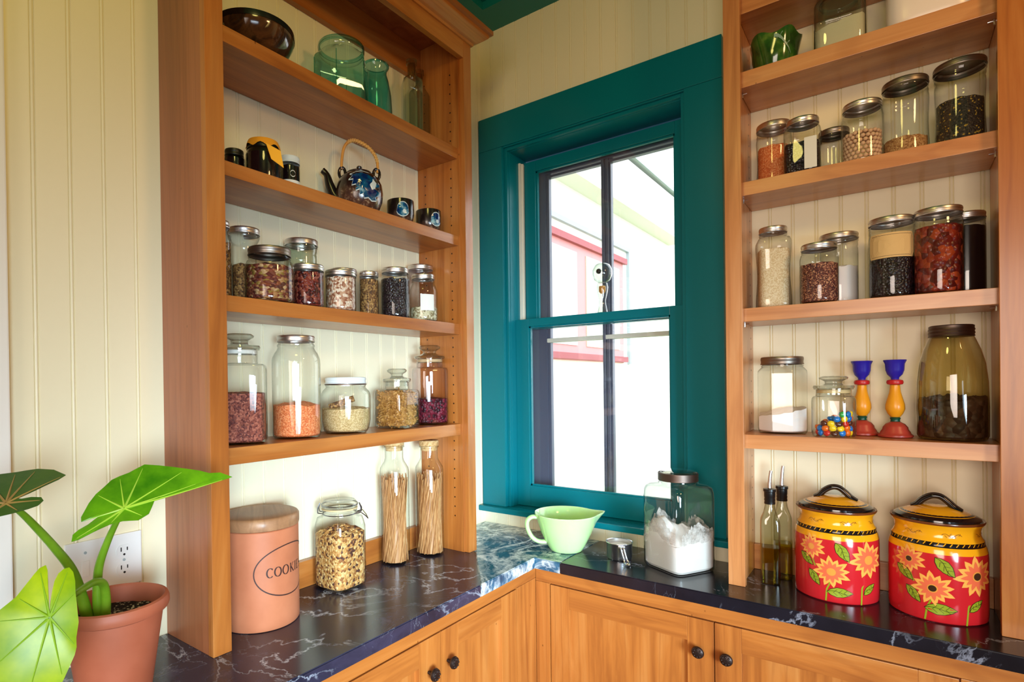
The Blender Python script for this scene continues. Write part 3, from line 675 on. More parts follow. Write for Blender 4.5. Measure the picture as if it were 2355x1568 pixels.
# teapot
p = (.098, -.772)
o = thing('teapot', 'dark brown teapot with cane handle and blue glazed leaf', 'teapot', (p[0], p[1], z+.0005), face_cam(*p))
bm = NB(); TP = [(.04, 0), (.046, .002), (.056, .012), (.066, .034), (.069, .055), (.066, .076), (.057, .093), (.044, .103), (.034, .106)]
loft(bm, TP, 56, True, True); obj('pot_body', bm, 'glaze_tea', o, True)
bm = NB(); loft(bm, [(.040, .1035), (.041, .106), (.036, .110), (.024, .114), (.012, .116), (.001, .1165)], 40); loft(bm, [(.006, .115), (.0075, .121), (.0085, .124), (.006, .127), (.001, .128)], 20); obj('teapot_lid', bm, 'glaze_black', o, True)
bm = NB(); tube(bm, smooth_path([(-.050, 0, .030), (-.072, 0, .046), (-.086, -.002, .075), (-.094, -.002, .100), (-.106, -.002, .112)]), lambda t: .021-.0125*min(1, t*1.25), 16); obj('spout', bm, 'glaze_black', o, True)
for sx in (-1, 1):
    bm = NB()
    pts = [(sx*.050+sx*.004*sin(k*pi/7)*0+.009*cos(k*2*pi/14), .0, .108+.014*sin(k*2*pi/14)) for k in range(14)]
    tube(bm, pts, .0045, 8, closed=True); obj('handle_lug', bm, 'glaze_black', o, True)
hp = smooth_path([(-.052, 0, .118), (-.050, 0, .145), (-.044, 0, .172), (-.032, 0, .188), (-.014, 0, .194), (.010, 0, .187), (.034, 0, .172), (.050, 0, .150), (.054, 0, .128), (.053, 0, .112)], 5)
bm = NB(); tube(bm, hp, .0042, 10); hd = obj('cane_handle', bm, 'bamboo', o, True)
bm = NB()
L = len(hp)
hel = []
for k in range(L*6):
    u = k/(L*6-1)*(L-1); 
    if u < L*.32 or u > L*.82: continue
    i = min(int(u), L-2); q = hp[i].lerp(hp[i+1], u-i); d = (hp[i+1]-hp[i]).normalized(); a = Vector((0, 1, 0)); b = d.cross(a)
    hel.append(q + a*.0048*cos(k*1.4)+b*.0048*sin(k*1.4))
tube(bm, hel, .0012, 5); obj('cane_wrap', bm, 'wicker', hd, True)
def pot_r(b):
    for (r0, z0), (r1, z1) in zip(TP, TP[1:]):
        if z0 <= b <= z1: return r0+(r1-r0)*(b-z0)/(z1-z0)
    return .05
tp = lambda a, b, off: ((pot_r(b)+off)*sin(a), -(pot_r(b)+off)*cos(a), b)
bm = NB()
out = [(a-.42, .101-(.101-b)*1.22) for a, b in [(1.25, .090), (.9, .098), (.55, .101), (.22, .097), (-.05, .091), (.12, .088), (-.05, .078), (.16, .079), (.10, .066), (.28, .068), (.26, .055), (.42, .058), (.44, .046), (.58, .050), (.62, .041), (.8, .043), (1.0, .038), (1.25, .040), (1.38, .055), (1.4, .075)]]
decal(bm, out, tp, 0, .0008, 5); strip(bm, out, .0028, tp, 1, .0013, True)
decal(bm, [(.43, .062), (.63, .080), (.78, .07), (.68, .055), (.53, .05)], tp, 1, .0014, 3)
obj('glazed_leaf', bm, ['glaze_blue', 'glaze_white'], o); zscale(o, 1.14)
for p, lab, a0 in (((.118, -.618), 'brown glazed teacup beside the teapot with round blue motif', .18), ((.118, -.482), 'brown glazed teacup nearest the shelf end with side motif', .62)):
    o = thing('teacup', lab, 'cup', (p[0], p[1], z+.0005), face_cam(*p), 'teacups on the teapot shelf')
    bm = NB(); loft(bm, [(.024, 0), (.030, .002), (.0385, .010), (.0425, .024), (.043, .045), (.042, .056), (.040, .057), (.039, .05), (.037, .02), (.02, .008), (.001, .007)], 48); obj('cup_body', bm, 'glaze_cup', o, True)
    bm = NB(); fn = cyl(.0428); out = [(a0+.42*cos(k*pi/8)*(1.15 if k in (9, 10, 14, 15) else 1), .030+.017*sin(k*pi/8)) for k in range(16)]
    decal(bm, out, fn, 0, .0007, 4); strip(bm, out, .002, fn, 1, .0012, True); decal(bm, [(a0+.1+.13*cos(k*pi/4), .025+.005*sin(k*pi/4)) for k in range(8)], fn, 1, .0012)
    obj('glazed_motif', bm, ['glaze_blue', 'glaze_white'], o); zscale(o, 1.32)

# ---- left unit, third shelf
z = LS[3]+.0005
G3 = 'mason jars on the third left shelf'
mason('mason_jar', 'dark filled jar mostly hidden behind the left shelf post', (.055, -1.195, z), .030, .196, fill=('dark_spice', 'dark spice in the jar behind the left post', 'spice', 'spice', .7), group=G3)
mason('mason_jar', 'tall jar standing behind the squat jar of dried petals', (.033, -1.112, z), .030, .198, lr=.039, g='glass', fill=('dried_spice', 'brown spice in the jar behind the petal jar', 'spice', 'spice', .5), group=G3)
mason('mason_jar', 'squat round jar of dried petals at the left of its shelf', (.1185, -1.096, z), .0590, .137, lr=.052, lid='tin_dark', shoulder=.66, lidh=.02, fill=('dried_petals', 'dried brown and yellow petals in the squat jar', 'petals', 'petals', .60, .012), group=G3)
mason('mason_jar', 'tall empty jar behind the dried chili jar', (.047, -.945, z), .0425, .198, lr=.0455, g='glass_pale', group=G3)
mason('mason_jar', 'half pint jar of dark red dried chili', (.122, -.983, z), .041, .113, lr=.0425, neck=.98, shoulder=.8, fill=('dried_chili', 'dark red dried chili pieces in a half pint jar', 'chili', 'chili', .76), group=G3)
mason('mason_jar', 'half pint jar of pale chopped nuts on the third left shelf', (.120, -.869, z), .042, .115, lr=.0435, neck=.98, shoulder=.8, fill=('chopped_nuts', 'pale pink chopped nuts filling a half pint jar', 'nuts', 'nuts', .78), group=G3)
mason('mason_jar', 'jar of yellow split peas behind the chopped nuts', (.042, -.790, z), .037, .142, lr=.0405, fill=('split_peas', 'yellow split peas in the jar behind the nuts', 'peas', 'yellow_peas', .45), group=G3)
mason('mason_jar', 'narrow jar of tan spice left of the black bean jar', (.080, -.722, z), .029, .140, lr=.029, neck=.95, shoulder=.82, fill=('tan_spice', 'tan spice filling the narrow jar', 'spice', 'spice', .78), group=G3)
mason('mason_jar', 'pint jar packed with black beans on the third left shelf', (.112, -.640, z), .045, .158, lr=.0425, fill=('black_beans', 'black beans filling a pint jar', 'beans', 'blackbean', .74), group=G3)
mason('mason_jar', 'empty lidded jar behind the labelled seed jar', (.050, -.449, z), .044, .205, lr=.0445, g='glass_plum', group=G3)
o = mason('mason_jar', 'seed jar with a narrow neck and white paper label', (.120, -.516, z), .047, .155, lr=.0385, shoulder=.62, fill=('pumpkin_seeds', 'pale pumpkin seeds in the narrow necked jar', 'seeds', 'seed_mix', .26), group=G3)
bm = NB(); decal(bm, [(-.2+1.0*k/8, .034) for k in range(9)]+[(.8-1.0*k/8, .086) for k in range(9)], cyl(.0472), 0, .0006, 3); obj('label_or_reflection', bm, 'paper_reflection_white', o)

# ---- left unit, fourth shelf
z = LS[4]+.0005
stopper_jar('canister_jar', 'square glass canister of red grain beside the left post', (.100, -1.170, z), .060, .262, SQ, .047, .188, .225, rot=face_cam(.1, -1.17)-.12, fill=('red_grain', 'red brown grain in the square canister', 'grain', 'red_rice', .43), seal='paper_reflection_white')
mason('mason_jar', 'half gallon jar of orange lentils with tin lid', (.101, -1.008, z), .062, .266, lr=.049, shoulder=.74, fill=('red_lentils', 'orange lentils in the half gallon jar', 'lentils', 'lentil', .30, .008))
o = mason('glass_jar', 'squat bulging jar of brown rice with white lid', (.100, -.838, z), .070, .158, lr=.0585, lid='lid_white', shoulder=.68, lidh=.018, fill=('brown_rice', 'brown rice in the white lidded jar', 'rice', 'rice', .40, .006))
for v in list(o.children[0].data.vertices)+list(bpy.data.objects['brown_rice'].data.vertices):
    k = v.co.z
    if k < .04: 
        s = .86+.14*sin(min(1, k/.04)*pi/2); v.co.x *= s; v.co.y *= s
bm = NB(); loft(bm, [(.0585, .136), (.0592, .1365), (.0592, .139), (.0585, .1395)], 40, False); obj('rust_band', bm, 'zinc', o, True)
bm = NB(); tube(bm, [(-.045, -.022, .074), (.022, -.030, .098)], [.009, .009], 14); cn = obj('cinnamon_stick', bm, 'spice', None, True, (.100, -.838, z)); cn.rotation_euler = (0, 0, face_cam(.1, -.838)); tag(cn, 'cinnamon stick leaning on the rice in the white lidded jar', 'cinnamon')
stopper_jar('canister_jar', 'square glass jar packed with twisted brown pasta', (.104, -.630, z), .0555, .186, SQ, .044, .118, .146, rot=.06)
bm = NB(); rnd = random.Random(3)
def twist(bm, c, d, up, L, r):
    d = d.normalized(); a = d.cross(up).normalized(); b = d.cross(a); n = 9; rows = []
    for k in range(n):
        u = (k/(n-1)-.5)*L; ang = k*.95
        q = a*cos(ang)+b*sin(ang)
        rows.append((c+d*u+q*r, c+d*u-q*r, c+d*u+(a*cos(ang+1.57)+b*sin(ang+1.57))*r*.45))
    V = [[bm.verts.new(x) for x in row] for row in rows]
    for A, B in zip(V, V[1:]):
        for i in range(3): bm.faces.new((A[i], A[(i+1) % 3], B[(i+1) % 3], B[i]))
    bm.faces.new(V[0]); bm.faces.new(V[-1][::-1])
hs_ = .0440
for lay in range(14):
    zz = .009+lay*.0077
    for side in range(4):
        for k in range(3):
            u = (k-1)*.031+rnd.uniform(-.005, .005); dep = hs_-rnd.uniform(.001, .006)
            c = [Vector((u, -dep, zz)), Vector((dep, u, zz)), Vector((u, dep, zz)), Vector((-dep, u, zz))][side]
            al = Vector((1, 0, 0)) if side % 2 == 0 else Vector((0, 1, 0))
            d = al + Vector((0, 0, rnd.uniform(-.8, .8)))
            twist(bm, c, d, Vector((.1, .2, 1)), .030, .0038)
box(bm, -.038, .038, -.038, .038, .006, .108)
for k in range(20): twist(bm, Vector((rnd.uniform(-.036, .036), rnd.uniform(-.036, .036), .112)), Vector((rnd.uniform(-1, 1), rnd.uniform(-1, 1), rnd.uniform(-.2, .2))), Vector((0, 0, 1)), .03, .004)
content('fusilli_pasta', 'twisted brown pasta filling the square jar', 'pasta', 'pasta', (.104, -.630, z+.002), .06, bm, smooth=False)
stopper_jar('canister_jar', 'tall glass stopper jar of dark red berries by the shelf end', (.090, -.452, z), .0575, .268, ('sq', 3.2), .052, .190, .222, g='glass_plum', seal='seal', rot=face_cam(.09, -.45)+.3, fill=('dried_berries', 'dark red dried berries in the tall stopper jar', 'berries', 'berries', .30))

# ---- left worktop
z = H+.0005
p = (.104, -1.125)
o = thing('cookie_crock', 'terracotta crock with wooden lid and an oval cookies stamp', 'crock', (p[0], p[1], z), face_cam(*p))
R0 = .092
bm = NB(); loft(bm, [(R0-.008, 0), (R0-.002, .001), (R0, .005), (R0, .12), (R0, .230), (R0-.002, .232), (R0-.008, .232)], 72, True, True); obj('crock_body', bm, 'terracotta', o, True)
bm = NB(); loft(bm, [(R0-.002, .2325), (R0+.001, .2335), (R0+.002, .238), (R0+.002, .256), (R0-.001, .2605), (R0-.004, .262), (R0*.5, .2625), (.001, .2625)], 72, True, True); obj('wooden_lid', bm, 'lid_wood', o, True)
bm = NB(); fn = lambda a, b, off: ((R0+off)*sin(a/R0), -(R0+off)*cos(a/R0), b)
strip(bm, [(.077+.092*cos(k*2*pi/64), .135+.060*sin(k*2*pi/64)) for k in range(64)], .0028, fn, 0, .0005, True)
fn1 = fn; fn = lambda a, b, off: fn1(.013+(a-.020)*1.0, .126+(b-.126)*1.16-.001, off)
def arcpts(cx, cy, rx, ry, a0, a1, n=16): return [(cx+rx*cos(RD(a0+(a1-a0)*k/n)), cy+ry*sin(RD(a0+(a1-a0)*k/n))) for k in range(n+1)]
def bar(x0, y0, x1, y1, w):
    strip(bm, [(x0+(x1-x0)*k/4, y0+(y1-y0)*k/4) for k in range(5)], w, fn, 0, .0006)
lh = .0185; x = .020; by = .126
def wv(a0, a1, lo=.0011, hi=.0036): return lambda t: lo+(hi-lo)*abs(cos(RD(a0+(a1-a0)*t)))
for ch in 'COOKIES':
    if ch == 'C':
        strip(bm, arcpts(x+.0085, by+lh/2, .0075, lh/2, 45, 315, 20), wv(45, 315), fn, 0, .0006); bar(x+.0140, by+lh*.78, x+.0140, by+lh*.98, .0012); x += .0185
    elif ch == 'O': strip(bm, arcpts(x+.0088, by+lh/2, .0080, lh/2, 0, 360, 28)[:-1], lambda t: .0011+.0026*abs(cos(t*2*pi)), fn, 0, .0006, True); x += .0210
    elif ch in 'KIE':
        bar(x+.0035, by, x+.0035, by+lh, .0030)
        for yy in (by+.0004, by+lh-.0004): bar(x+.0008, yy, x+.0062, yy, .0009)
        if ch == 'K': bar(x+.004, by+lh*.42, x+.0128, by+lh, .0013); bar(x+.0062, by+lh*.52, x+.0140, by, .0030); bar(x+.0115, by+.0004, x+.0165, by+.0004, .0009); bar(x+.0105, by+lh-.0004, x+.0152, by+lh-.0004, .0009); x += .0180
        elif ch == 'I': x += .0088
        else:
            for yy, l in ((by+.0004, .0125), (by+lh*.52, .0098), (by+lh-.0004, .0118)): bar(x+.004, yy, x+l, yy, .0011)
            bar(x+.0125, by, x+.0125, by+lh*.2, .0010); bar(x+.0118, by+lh*.82, x+.0118, by+lh, .0010); x += .0160
    else:
        c1 = arcpts(x+.0068, by+lh*.74, .0050, lh*.25, 40, 270, 12); c2 = arcpts(x+.0068, by+lh*.25, .0054, lh*.25, 90, -140, 12)
        strip(bm, c1+c2[1:], lambda t: .0012+.002*max(0, 1-abs(t-.5)*3), fn, 0, .0006); x += .0150
obj('cookies_stamp', bm, 'ink', o)

p = (.090, -.858)
o = thing('clip_jar', 'square clip-top jar of granola beside the cookie crock', 'jar', (p[0], p[1], z), .05, 'glass storage jars')
bm = NB(); rq = .0595
loft(bm, [(rq*.82, .002, SQ4), (rq*.95, .002), (rq, .012), (rq, .150), (rq*.99, .170), (rq*.93, .186), (.052, .198), (.047, .204, 'round'), (.046, .212), (.049, .214), (.049, .219), (.046, .221)], 56); obj('glass_body', bm, 'glass', o, True)
bm = NB(); loft(bm, [(.046, .225), (.050, .226), (.051, .231), (.050, .237), (.046, .242), (.043, .245), (.038, .243), (.001, .242)], 56, True, True); ld = obj('glass_lid', bm, 'glass', o, True)
bm = NB(); loft(bm, [(.044, .2205), (.050, .2205), (.0505, .2225), (.050, .2245), (.044, .2245)], 48, False); obj('seal_ring', bm, 'seal', ld, True)
bm = NB()
cc = lambda r, zz, dz=0: [(r*cos(k*2*pi/32), r*sin(k*2*pi/32), zz) for k in range(32)]
tube(bm, cc(.0478, .208), .0016, 6, closed=True); tube(bm, cc(.0515, .2335), .0014, 6, closed=True)
for s in (1, -1):
    tube(bm, [(s*.048, -s*.012, .208), (s*.060, -s*.012, .210), (s*.0615, -s*.006, .222), (s*.056, 0, .236)], .0016, 6)
    tube(bm, [(s*.048, s*.012, .208), (s*.060, s*.012, .210), (s*.0615, s*.006, .222), (s*.056, 0, .236)], .0016, 6)
v = [(-.047, -.014, .209), (-.062, -.016, .213), (-.074, -.010, .200), (-.080, -.004, .190), (-.074, .004, .200), (-.062, .016, .213), (-.047, .014, .209)]
tube(bm, v, .0015, 6)
w = obj('wire_clasp', bm, 'wire', o, True); w.rotation_euler = (0, 0, RD(215))
content('granola', 'toasted granola filling the clip-top jar', 'granola', 'granola', (p[0], p[1], z+.002), .05, bumpy_fill(rq*.955, .148, .166, SQ4, lump=.008, n=56))
def pasta_jar(p, r, h, label, clabel, corkh):
    o = thing('spaghetti_jar', label, 'jar', (p[0], p[1], z), face_cam(*p), 'tall corked jars')
    bm = NB(); loft(bm, [(r*.85, .002), (r*.96, .002), (r, .008), (r, h*.76), (r*.96, h*.79), (r*.68, h*.845), (r*.62, h*.87), (r*.62, h*.955), (r*.70, h*.96), (r*.70, h*.97), (r*.6, h*.972)], 44); obj('glass_body', bm, 'glass', o, True)
    bm = NB(); loft(bm, [(r*.56, h*.93), (r*.59, h*.972), (r*.66, h*.9725), (r*.69, h*.976), (r*.69, h*.976+corkh), (r*.64, h*.98+corkh), (.001, h*.98+corkh)], 32, True, True); obj('cork', bm, 'cork', o, True)
    bm = NB(); rn = random.Random(int(r*1e5)+int(p[1]*100))
    for k in range(95):
        a = rn.uniform(0, 2*pi); q = r*.90*math.sqrt(rn.uniform(.45, 1)); da = rn.gauss(1.25, .3); qt = r*.9*math.sqrt(rn.uniform(.5, 1))
        A = Vector((q*cos(a), q*sin(a), .007)); B = Vector((qt*cos(a+da), qt*sin(a+da), h*.70+rn.uniform(-.012, .012)))
        mid = (A+B)/2; s = min(r*.93, max(mid.xy.length, r*.75))/max(mid.xy.length, 1e-4); mid.x *= s; mid.y *= s
        tube(bm, smooth_path([A, mid, B], 4), .0017, 5)
    loft(bm, [(r*.74, .006), (r*.70, h*.62), (r*.55, h*.66)], 16, True, True)
    content('spaghetti', clabel, 'pasta', 'spaghetti', (p[0], p[1], z+.001), 0, bm, smooth=True)
pasta_jar((.070, -.612), .047, .386, 'tall corked spaghetti jar nearer the granola jar', 'brown spaghetti in the corked jar nearer the granola', .012)
pasta_jar((.100, -.474), .0475, .374, 'tall corked spaghetti jar against the shelf end panel', 'brown spaghetti in the corked jar by the end panel', .016)

# ---- worktop below the window
p = (.452, -.172)
o = thing('mixing_bowl', 'jade green glass mixing bowl with handle and pouring lip', 'bowl', (p[0], p[1], z), RD(-38)+pi/2+.62)
bm = NB(); loft(bm, [(.044, 0), (.053, .001), (.056, .005), (.066, .022), (.084, .060), (.096, .098), (.103, .118), (.1055, .124), (.1045, .127), (.100, .124), (.092, .098), (.078, .058), (.06, .022), (.045, .010), (.001, .008)], 64)
o.rotation_euler = (0, 0, RD(38))
for v in bm.verts:
    if v.co.z > .07 and v.co.x > .03:
        a = math.atan2(v.co.y, v.co.x); k = math.exp(-(a/.26)**2)*((v.co.z-.07)/.057)**1.4
        v.co.x += .030*k; v.co.z += .003*k
obj('bowl_body', bm, 'jadeite', o, True)
bm = NB(); hp2 = smooth_path([(-.094, 0, .112), (-.116, 0, .113), (-.131, 0, .100), (-.131, 0, .075), (-.116, 0, .045), (-.094, 0, .030), (-.068, 0, .028)], 6)
tube(bm, hp2, .0075, 12)
for v in bm.verts: v.co.y *= 1.35
obj('handle', bm, 'jadeite', o, True)
p = (.634, -.157)
o = thing('measuring_cup', 'small stainless measuring cup between the green bowl and flour jar', 'cup', (p[0], p[1], z), face_cam(*p))
bm = NB(); loft(bm, [(.034, 0), (.037, .001), (.0395, .006), (.0405, .050), (.0425, .053), (.042, .0545), (.0398, .053), (.0385, .006), (.001, .004)], 48); obj('cup_body', bm, 'steel', o, True)
bm = NB(); fnm = lambda a, b, off: (a, b, off)
hp3 = smooth_path([(.006, -.041, .050), (.009, -.052, .046), (.013, -.055, .030), (.018, -.058, .014), (.022, -.064, .004), (.025, -.074, .0035)], 6)
for s in (-1, 1): tube(bm, [q+Vector((s*(.0045 if i < 20 else .006), 0, 0)) for i, q in enumerate(hp3)], .0020, 6)
q = hp3[-1]; tube(bm, [(q.x+.0062*cos(k*pi/8), q.y-.002+.0062*sin(k*pi/8), q.z+.001) for k in range(16)], .0020, 6, closed=True)
box(bm, -.004, .016, -.046, -.0405, .043, .051, .001)
obj('handle', bm, 'steel', o, True)
content('cup_flour', 'white flour inside the stainless measuring cup', 'flour', 'flour', (p[0], p[1], z+.004), 0, bumpy_fill(.0385, .036, .038, lump=.002, z0=.001))
p = (.815, -.140); ra = math.atan2(CAM.y-p[1], CAM.x-p[0])+RD(45)
o = thing('flour_jar', 'big square glass jar of white flour on the window worktop', 'jar', (p[0], p[1], z), ra, 'glass storage jars')
bm = NB(); rq = .079
loft(bm, [(rq*.86, .002, SQ), (rq*.96, .002), (rq, .010), (rq, .205), (rq*.985, .222), (rq*.94, .234), (rq*.86, .241, SQ4), (.060, .245, 'round'), (.056, .249), (.056, .262), (.053, .264), (.053, .27)], 64); obj('glass_body', bm, 'glass_thick', o, True)
bm = NB()
loft(bm, [(.0575, .252), (.0585, .253), (.0575, .256), (.0585, .259), (.0575, .262), (.0585, .265), (.0575, .268), (.0585, .271), (.0575, .274), (.055, .275), (.052, .273)], 56, False); lb = obj('screw_band', bm, 'zinc', o, True)
bm = NB(); loft(bm, [(.052, .272), (.050, .279), (.040, .281), (.001, .281)], 48, True, True); obj('lid_insert', bm, 'glass_smoke', lb, True)
bm = NB(); n = 64; V = []; rr = rq*.957
levels = [(rr*.9, .003), (rr, .012), (rr, .05), (rr, .085), (rr, None), (rr*.86, 1), (rr*.7, 1), (rr*.5, 1), (rr*.3, 1), (rr*.12, 1)]
for rad, zz in levels:
    ring = []
    for i in range(n):
        th = 2*pi*i/n; s = rad*shape_r(SQ, th); x, y = s*cos(th), s*sin(th)
        u = (x-y)*.7071/rq
        if zz in (None, 1):
            hgt = .098+.012*noise.noise((x*45, y*45, 3))-.01*abs(u)
            if zz == 1: hgt += .030*(1-(rad/rr)**2)
            hgt += .040*math.exp(-((x+.02)**2+(y+.05)**2)/.0012)
        else: hgt = zz
        ring.append(bm.verts.new((x, y, hgt)))
    V.append(ring)
for A, B in zip(V, V[1:]):
    for i in range(n): bm.faces.new((A[i], A[(i+1) % n], B[(i+1) % n], B[i]))
bm.faces.new(V[0][::-1]); bm.faces.new(V[-1])
content('flour', 'white flour heaped in the big square jar', 'flour', 'flour', (p[0], p[1], z+.001), ra, bm)
# flour dust clinging to the glass, as a thin ragged film part
bm = NB()
def smear(face, u0, u1, zlo, ztop, sd):
    m_ = 26; cols = []
    for k in range(m_+1):
        u = u0+(u1-u0)*k/m_; t_ = ztop(k/m_)+.010*noise.noise((k*.9, sd, 1.7))+.006*noise.noise((k*2.3, sd, 5))
        col = []
        for q in (zlo, max(t_, zlo+.002)):
            d = rq*.951
            col.append(bm.verts.new({0: (u, -d, q), 1: (d, u, q), 2: (-d, u, q), 3: (u, d, q)}[face]))
        cols.append(col)
    for A, B in zip(cols, cols[1:]): bm.faces.new((A[0], B[0], B[1], A[1]))
zz_ = lambda a, b: (lambda t: a+b*math.exp(-((t-.5)/.28)**2))
for fc in (0, 1, 2, 3): smear(fc, -rq*.80, rq*.80, .085, zz_(.112, .045 if fc in (0, 2) else .03), fc*3.1)
obj('flour_film', bm, 'dust', o); zscale(o, 1.06)
# sun catcher on the meeting rail
p = (.494, .060)
o = thing('glass_ornament', 'clear glass ball ornament standing on the window meeting rail', 'ornament', (p[0], p[1], H+.8265), face_cam(*p))
bm = NB(); loft(bm, [(.020, 0), (.018, .004), (.013, .03), (.012, .045), (.019, .075), (.021, .092), (.018, .108)], 28)
loft(bm, [(.012, .108), (.028, .119), (.036, .138), (.036, .156), (.028, .174), (.012, .183), (.001, .185)], 28); obj('glass_body', bm, 'glass_thick', o, True)
bm = NB(); ball(bm, (-.012, -.006, .152), .010); obj('dark_bead', bm, 'black', o, True)
bm = NB(); loft(bm, [(.006, .070), (.0125, .078), (.0125, .096), (.008, .098)], 16, True, True); obj('brass_bead', bm, 'bamboo', o, True)

# ---- right unit, shelves
z = RS[1]+.0005; GR = 'glass storage jars'
p = (1.080, -.098)
o = thing('lizard_planter', 'green glazed planter with a pale lizard on its side', 'planter', (p[0], p[1], z), face_cam(*p))
bm = NB(); loft(bm, [(.036, 0), (.042, .002), (.050, .02), (.057, .05), (.060, .075), (.064, .092), (.0645, .098), (.058, .1), (.054, .08), (.04, .015), (.001, .012)], 48)
for v in bm.verts:
    a = math.atan2(v.co.y, v.co.x)
    if v.co.z > .06: v.co.z += .007*sin(a*5)*(v.co.z-.06)/.04; v.co.x *= 1+.05*sin(a*5+1); v.co.y *= 1+.05*sin(a*5+1)
obj('planter_body', bm, 'glaze_green', o, True)
bm = NB(); sp_ = lambda a, b, off: ((.047+.18*b+off)*sin(a), -(.047+.18*b+off)*cos(a), b)
spine = [(-.02, .082), (.12, .080), (.26, .073), (.38, .064), (.50, .055), (.62, .046), (.74, .034)]
strip(bm, spine, lambda t: .009*(1-.85*t)+.002*sin(pi*t), sp_, 0, .003)
for b0, e in (((.14, .079), (.05, .066)), ((.2, .077), (.30, .088)), ((.44, .060), (.36, .045)), ((.5, .056), (.62, .064))): strip(bm, [b0, ((b0[0]+e[0])/2, (b0[1]+e[1])/2+.002), e], .0028, sp_, 0, .003)
obj('lizard', bm, 'gecko', o)
p = (1.231, -.092)
o = stopper_jar('canister_jar', 'dark rimmed glass jar of pale powder on the top right shelf', (p[0], p[1], z), .0575, .20, ('sq', 5.0), .052, .142, .155, g='glass_smoke', fill=('pale_powder', 'pale green white powder in the dark rimmed jar', 'powder', 'salt', .33, .008, .15))
p = (1.412, -.092)
o = thing('storage_tub', 'white storage tub on the top right shelf', 'tub', (p[0], p[1], z), .0)
bm = NB(); loft(bm, [(.070, 0, SQ4), (.080, .003), (.083, .012), (.083, .13), (.081, .135)], 48, True, True); obj('tub_body', bm, 'tub', o, True)
bm = NB(); loft(bm, [(.084, .1355, SQ4), (.085, .137), (.085, .148), (.08, .15)], 48, True, True); obj('tub_lid', bm, 'lid_white', o, True)
z = RS[2]+.0005; G2 = 'mason jars on the second right shelf'
mason('mason_jar', 'jar of orange lentils at the left end of the second right shelf', (1.070, -.056, z), .046, .186, lr=.0455, lid='tin', fill=('red_lentils', 'orange lentils in the jar beside the black bean jar', 'lentils', 'lentil', .60), waist=.06, group=G2)
o = mason('mason_jar', 'square jar of black beans with a painted window reflection in front of lentils', (1.148, -.125, z), .043, .152, lr=.0385, body=SQ4, fill=('black_beans', 'black beans in the square jar with a painted reflection', 'beans', 'blackbean', .5), rot=face_cam(1.148, -.125)-.1, group=G2)
bm = NB(); box(bm, .008, .036, -.0452, -.0445, .006, .088); obj('label_or_reflection', bm, 'paper_reflection_white', o)  # flat white patch painting a window reflection on the glass, no label here
mason('mason_jar', 'small empty jar tucked behind the chickpea jar', (1.213, -.045, z), .036, .132, lr=.0365, lid='tin_dark', g='glass', group=G2)
o = mason('mason_jar', 'pint jar of chickpeas in the middle of its shelf', (1.278, -.102, z), .046, .163, lr=.0430, group=G2)
mason('mason_jar', 'tall jar with a little brown seed at the bottom', (1.366, -.090, z), .0475, .196, lr=.0475, lid='tin_dark', fill=('brown_seeds', 'brown seed at the bottom of the tall jar', 'seeds', 'seeds', .22), waist=.04, group=G2)
mason('mason_jar', 'tall jar of loose dark tea near the right post', (1.469, -.090, z), .0475, .204, lr=.0500, lid='tin_dark', fill=('loose_tea', 'dark loose tea leaves in the tall jar', 'tea', 'tea', .52), waist=.04, group=G2)
# chickpeas, each its own object
me0 = None
def copies(name, label, cat, mats, make, spots, group):
    protos = {}
    for i, (loc, rot, key) in enumerate(spots):
        if key not in protos:
            o_ = obj(name, make(), mats[key], None, True); protos[key] = o_
        else:
            o_ = protos[key].copy(); COL.objects.link(o_)
        o_.location = loc; o_.rotation_euler = rot
        tag(o_, label[key] if isinstance(label, dict) else label, cat, group)
def pea():
    bm = NB(); ball(bm, (0, 0, 0), .0054, 1, 1.0, .92, 12, 8); return bm
rn = random.Random(5); spots = []
cx_, cy_ = 1.278, -.102; f0 = face_cam(cx_, cy_)-pi/2
for lay in range(8):
    zz = z+.0095+lay*.0102; rr = .0368
    n_ = 21
    for k in range(n_):
        a = 2*pi*(k+.5*(lay % 2))/n_
        if cos(a-f0) < -.25 and lay < 7: continue
        spots.append(((cx_+rr*cos(a), cy_+rr*sin(a), zz+(.002*(lay == 7))*rn.uniform(-1, 1)), (rn.uniform(0, 6), rn.uniform(0, 6), 0), 0))
for rr, n_ in ((.0255, 14), (.0142, 7), (.003, 1)):
    for k in range(n_): a = 2*pi*k/n_; spots.append(((cx_+rr*cos(a), cy_+rr*sin(a), z+.0095+7*.0102+rn.uniform(0, .003)), (rn.uniform(0, 6), rn.uniform(0, 6), 0), 0))
copies('chickpea', 'pale tan chickpea in the pint jar of chickpeas', 'chickpea', {0: 'chickpea'}, pea, spots, 'chickpeas in the jar')

z = RS[3]+.0005; GR3 = 'jars on the third right shelf'
mason('mason_jar', 'tall square jar full of pale sesame seed', (1.070, -.090, z), .043, .232, lr=.036, body=SQ4, neck=.8, shoulder=.80, rot=face_cam(1.07, -.09)+.15, fill=('sesame_seeds', 'pale sesame seed filling the tall square jar', 'seeds', 'sesame', .70), waist=.09, group=GR3)
mason('mason_jar', 'pint jar of speckled red quinoa', (1.183, -.129, z), .0445, .160, lr=.0415, fill=('red_quinoa', 'speckled red quinoa in the pint jar', 'quinoa', 'quinoa', .62), group=GR3)
mason('mason_jar', 'tall jar of white powder behind the quinoa jar', (1.222, -.047, z), .044, .196, lr=.0455, fill=('white_powder', 'bright white powder in the jar behind the quinoa', 'powder', 'white_stuff', .50), group=GR3)
o = mason('mason_jar', 'jar with a blank tan label on the third right shelf', (1.336, -.104, z), .0465, .205, lr=.0475, fill=('dark_beans', 'dark beans in the tan labelled jar', 'beans', 'blackbean', .48), group=GR3, rot=face_cam(1.336, -.104))
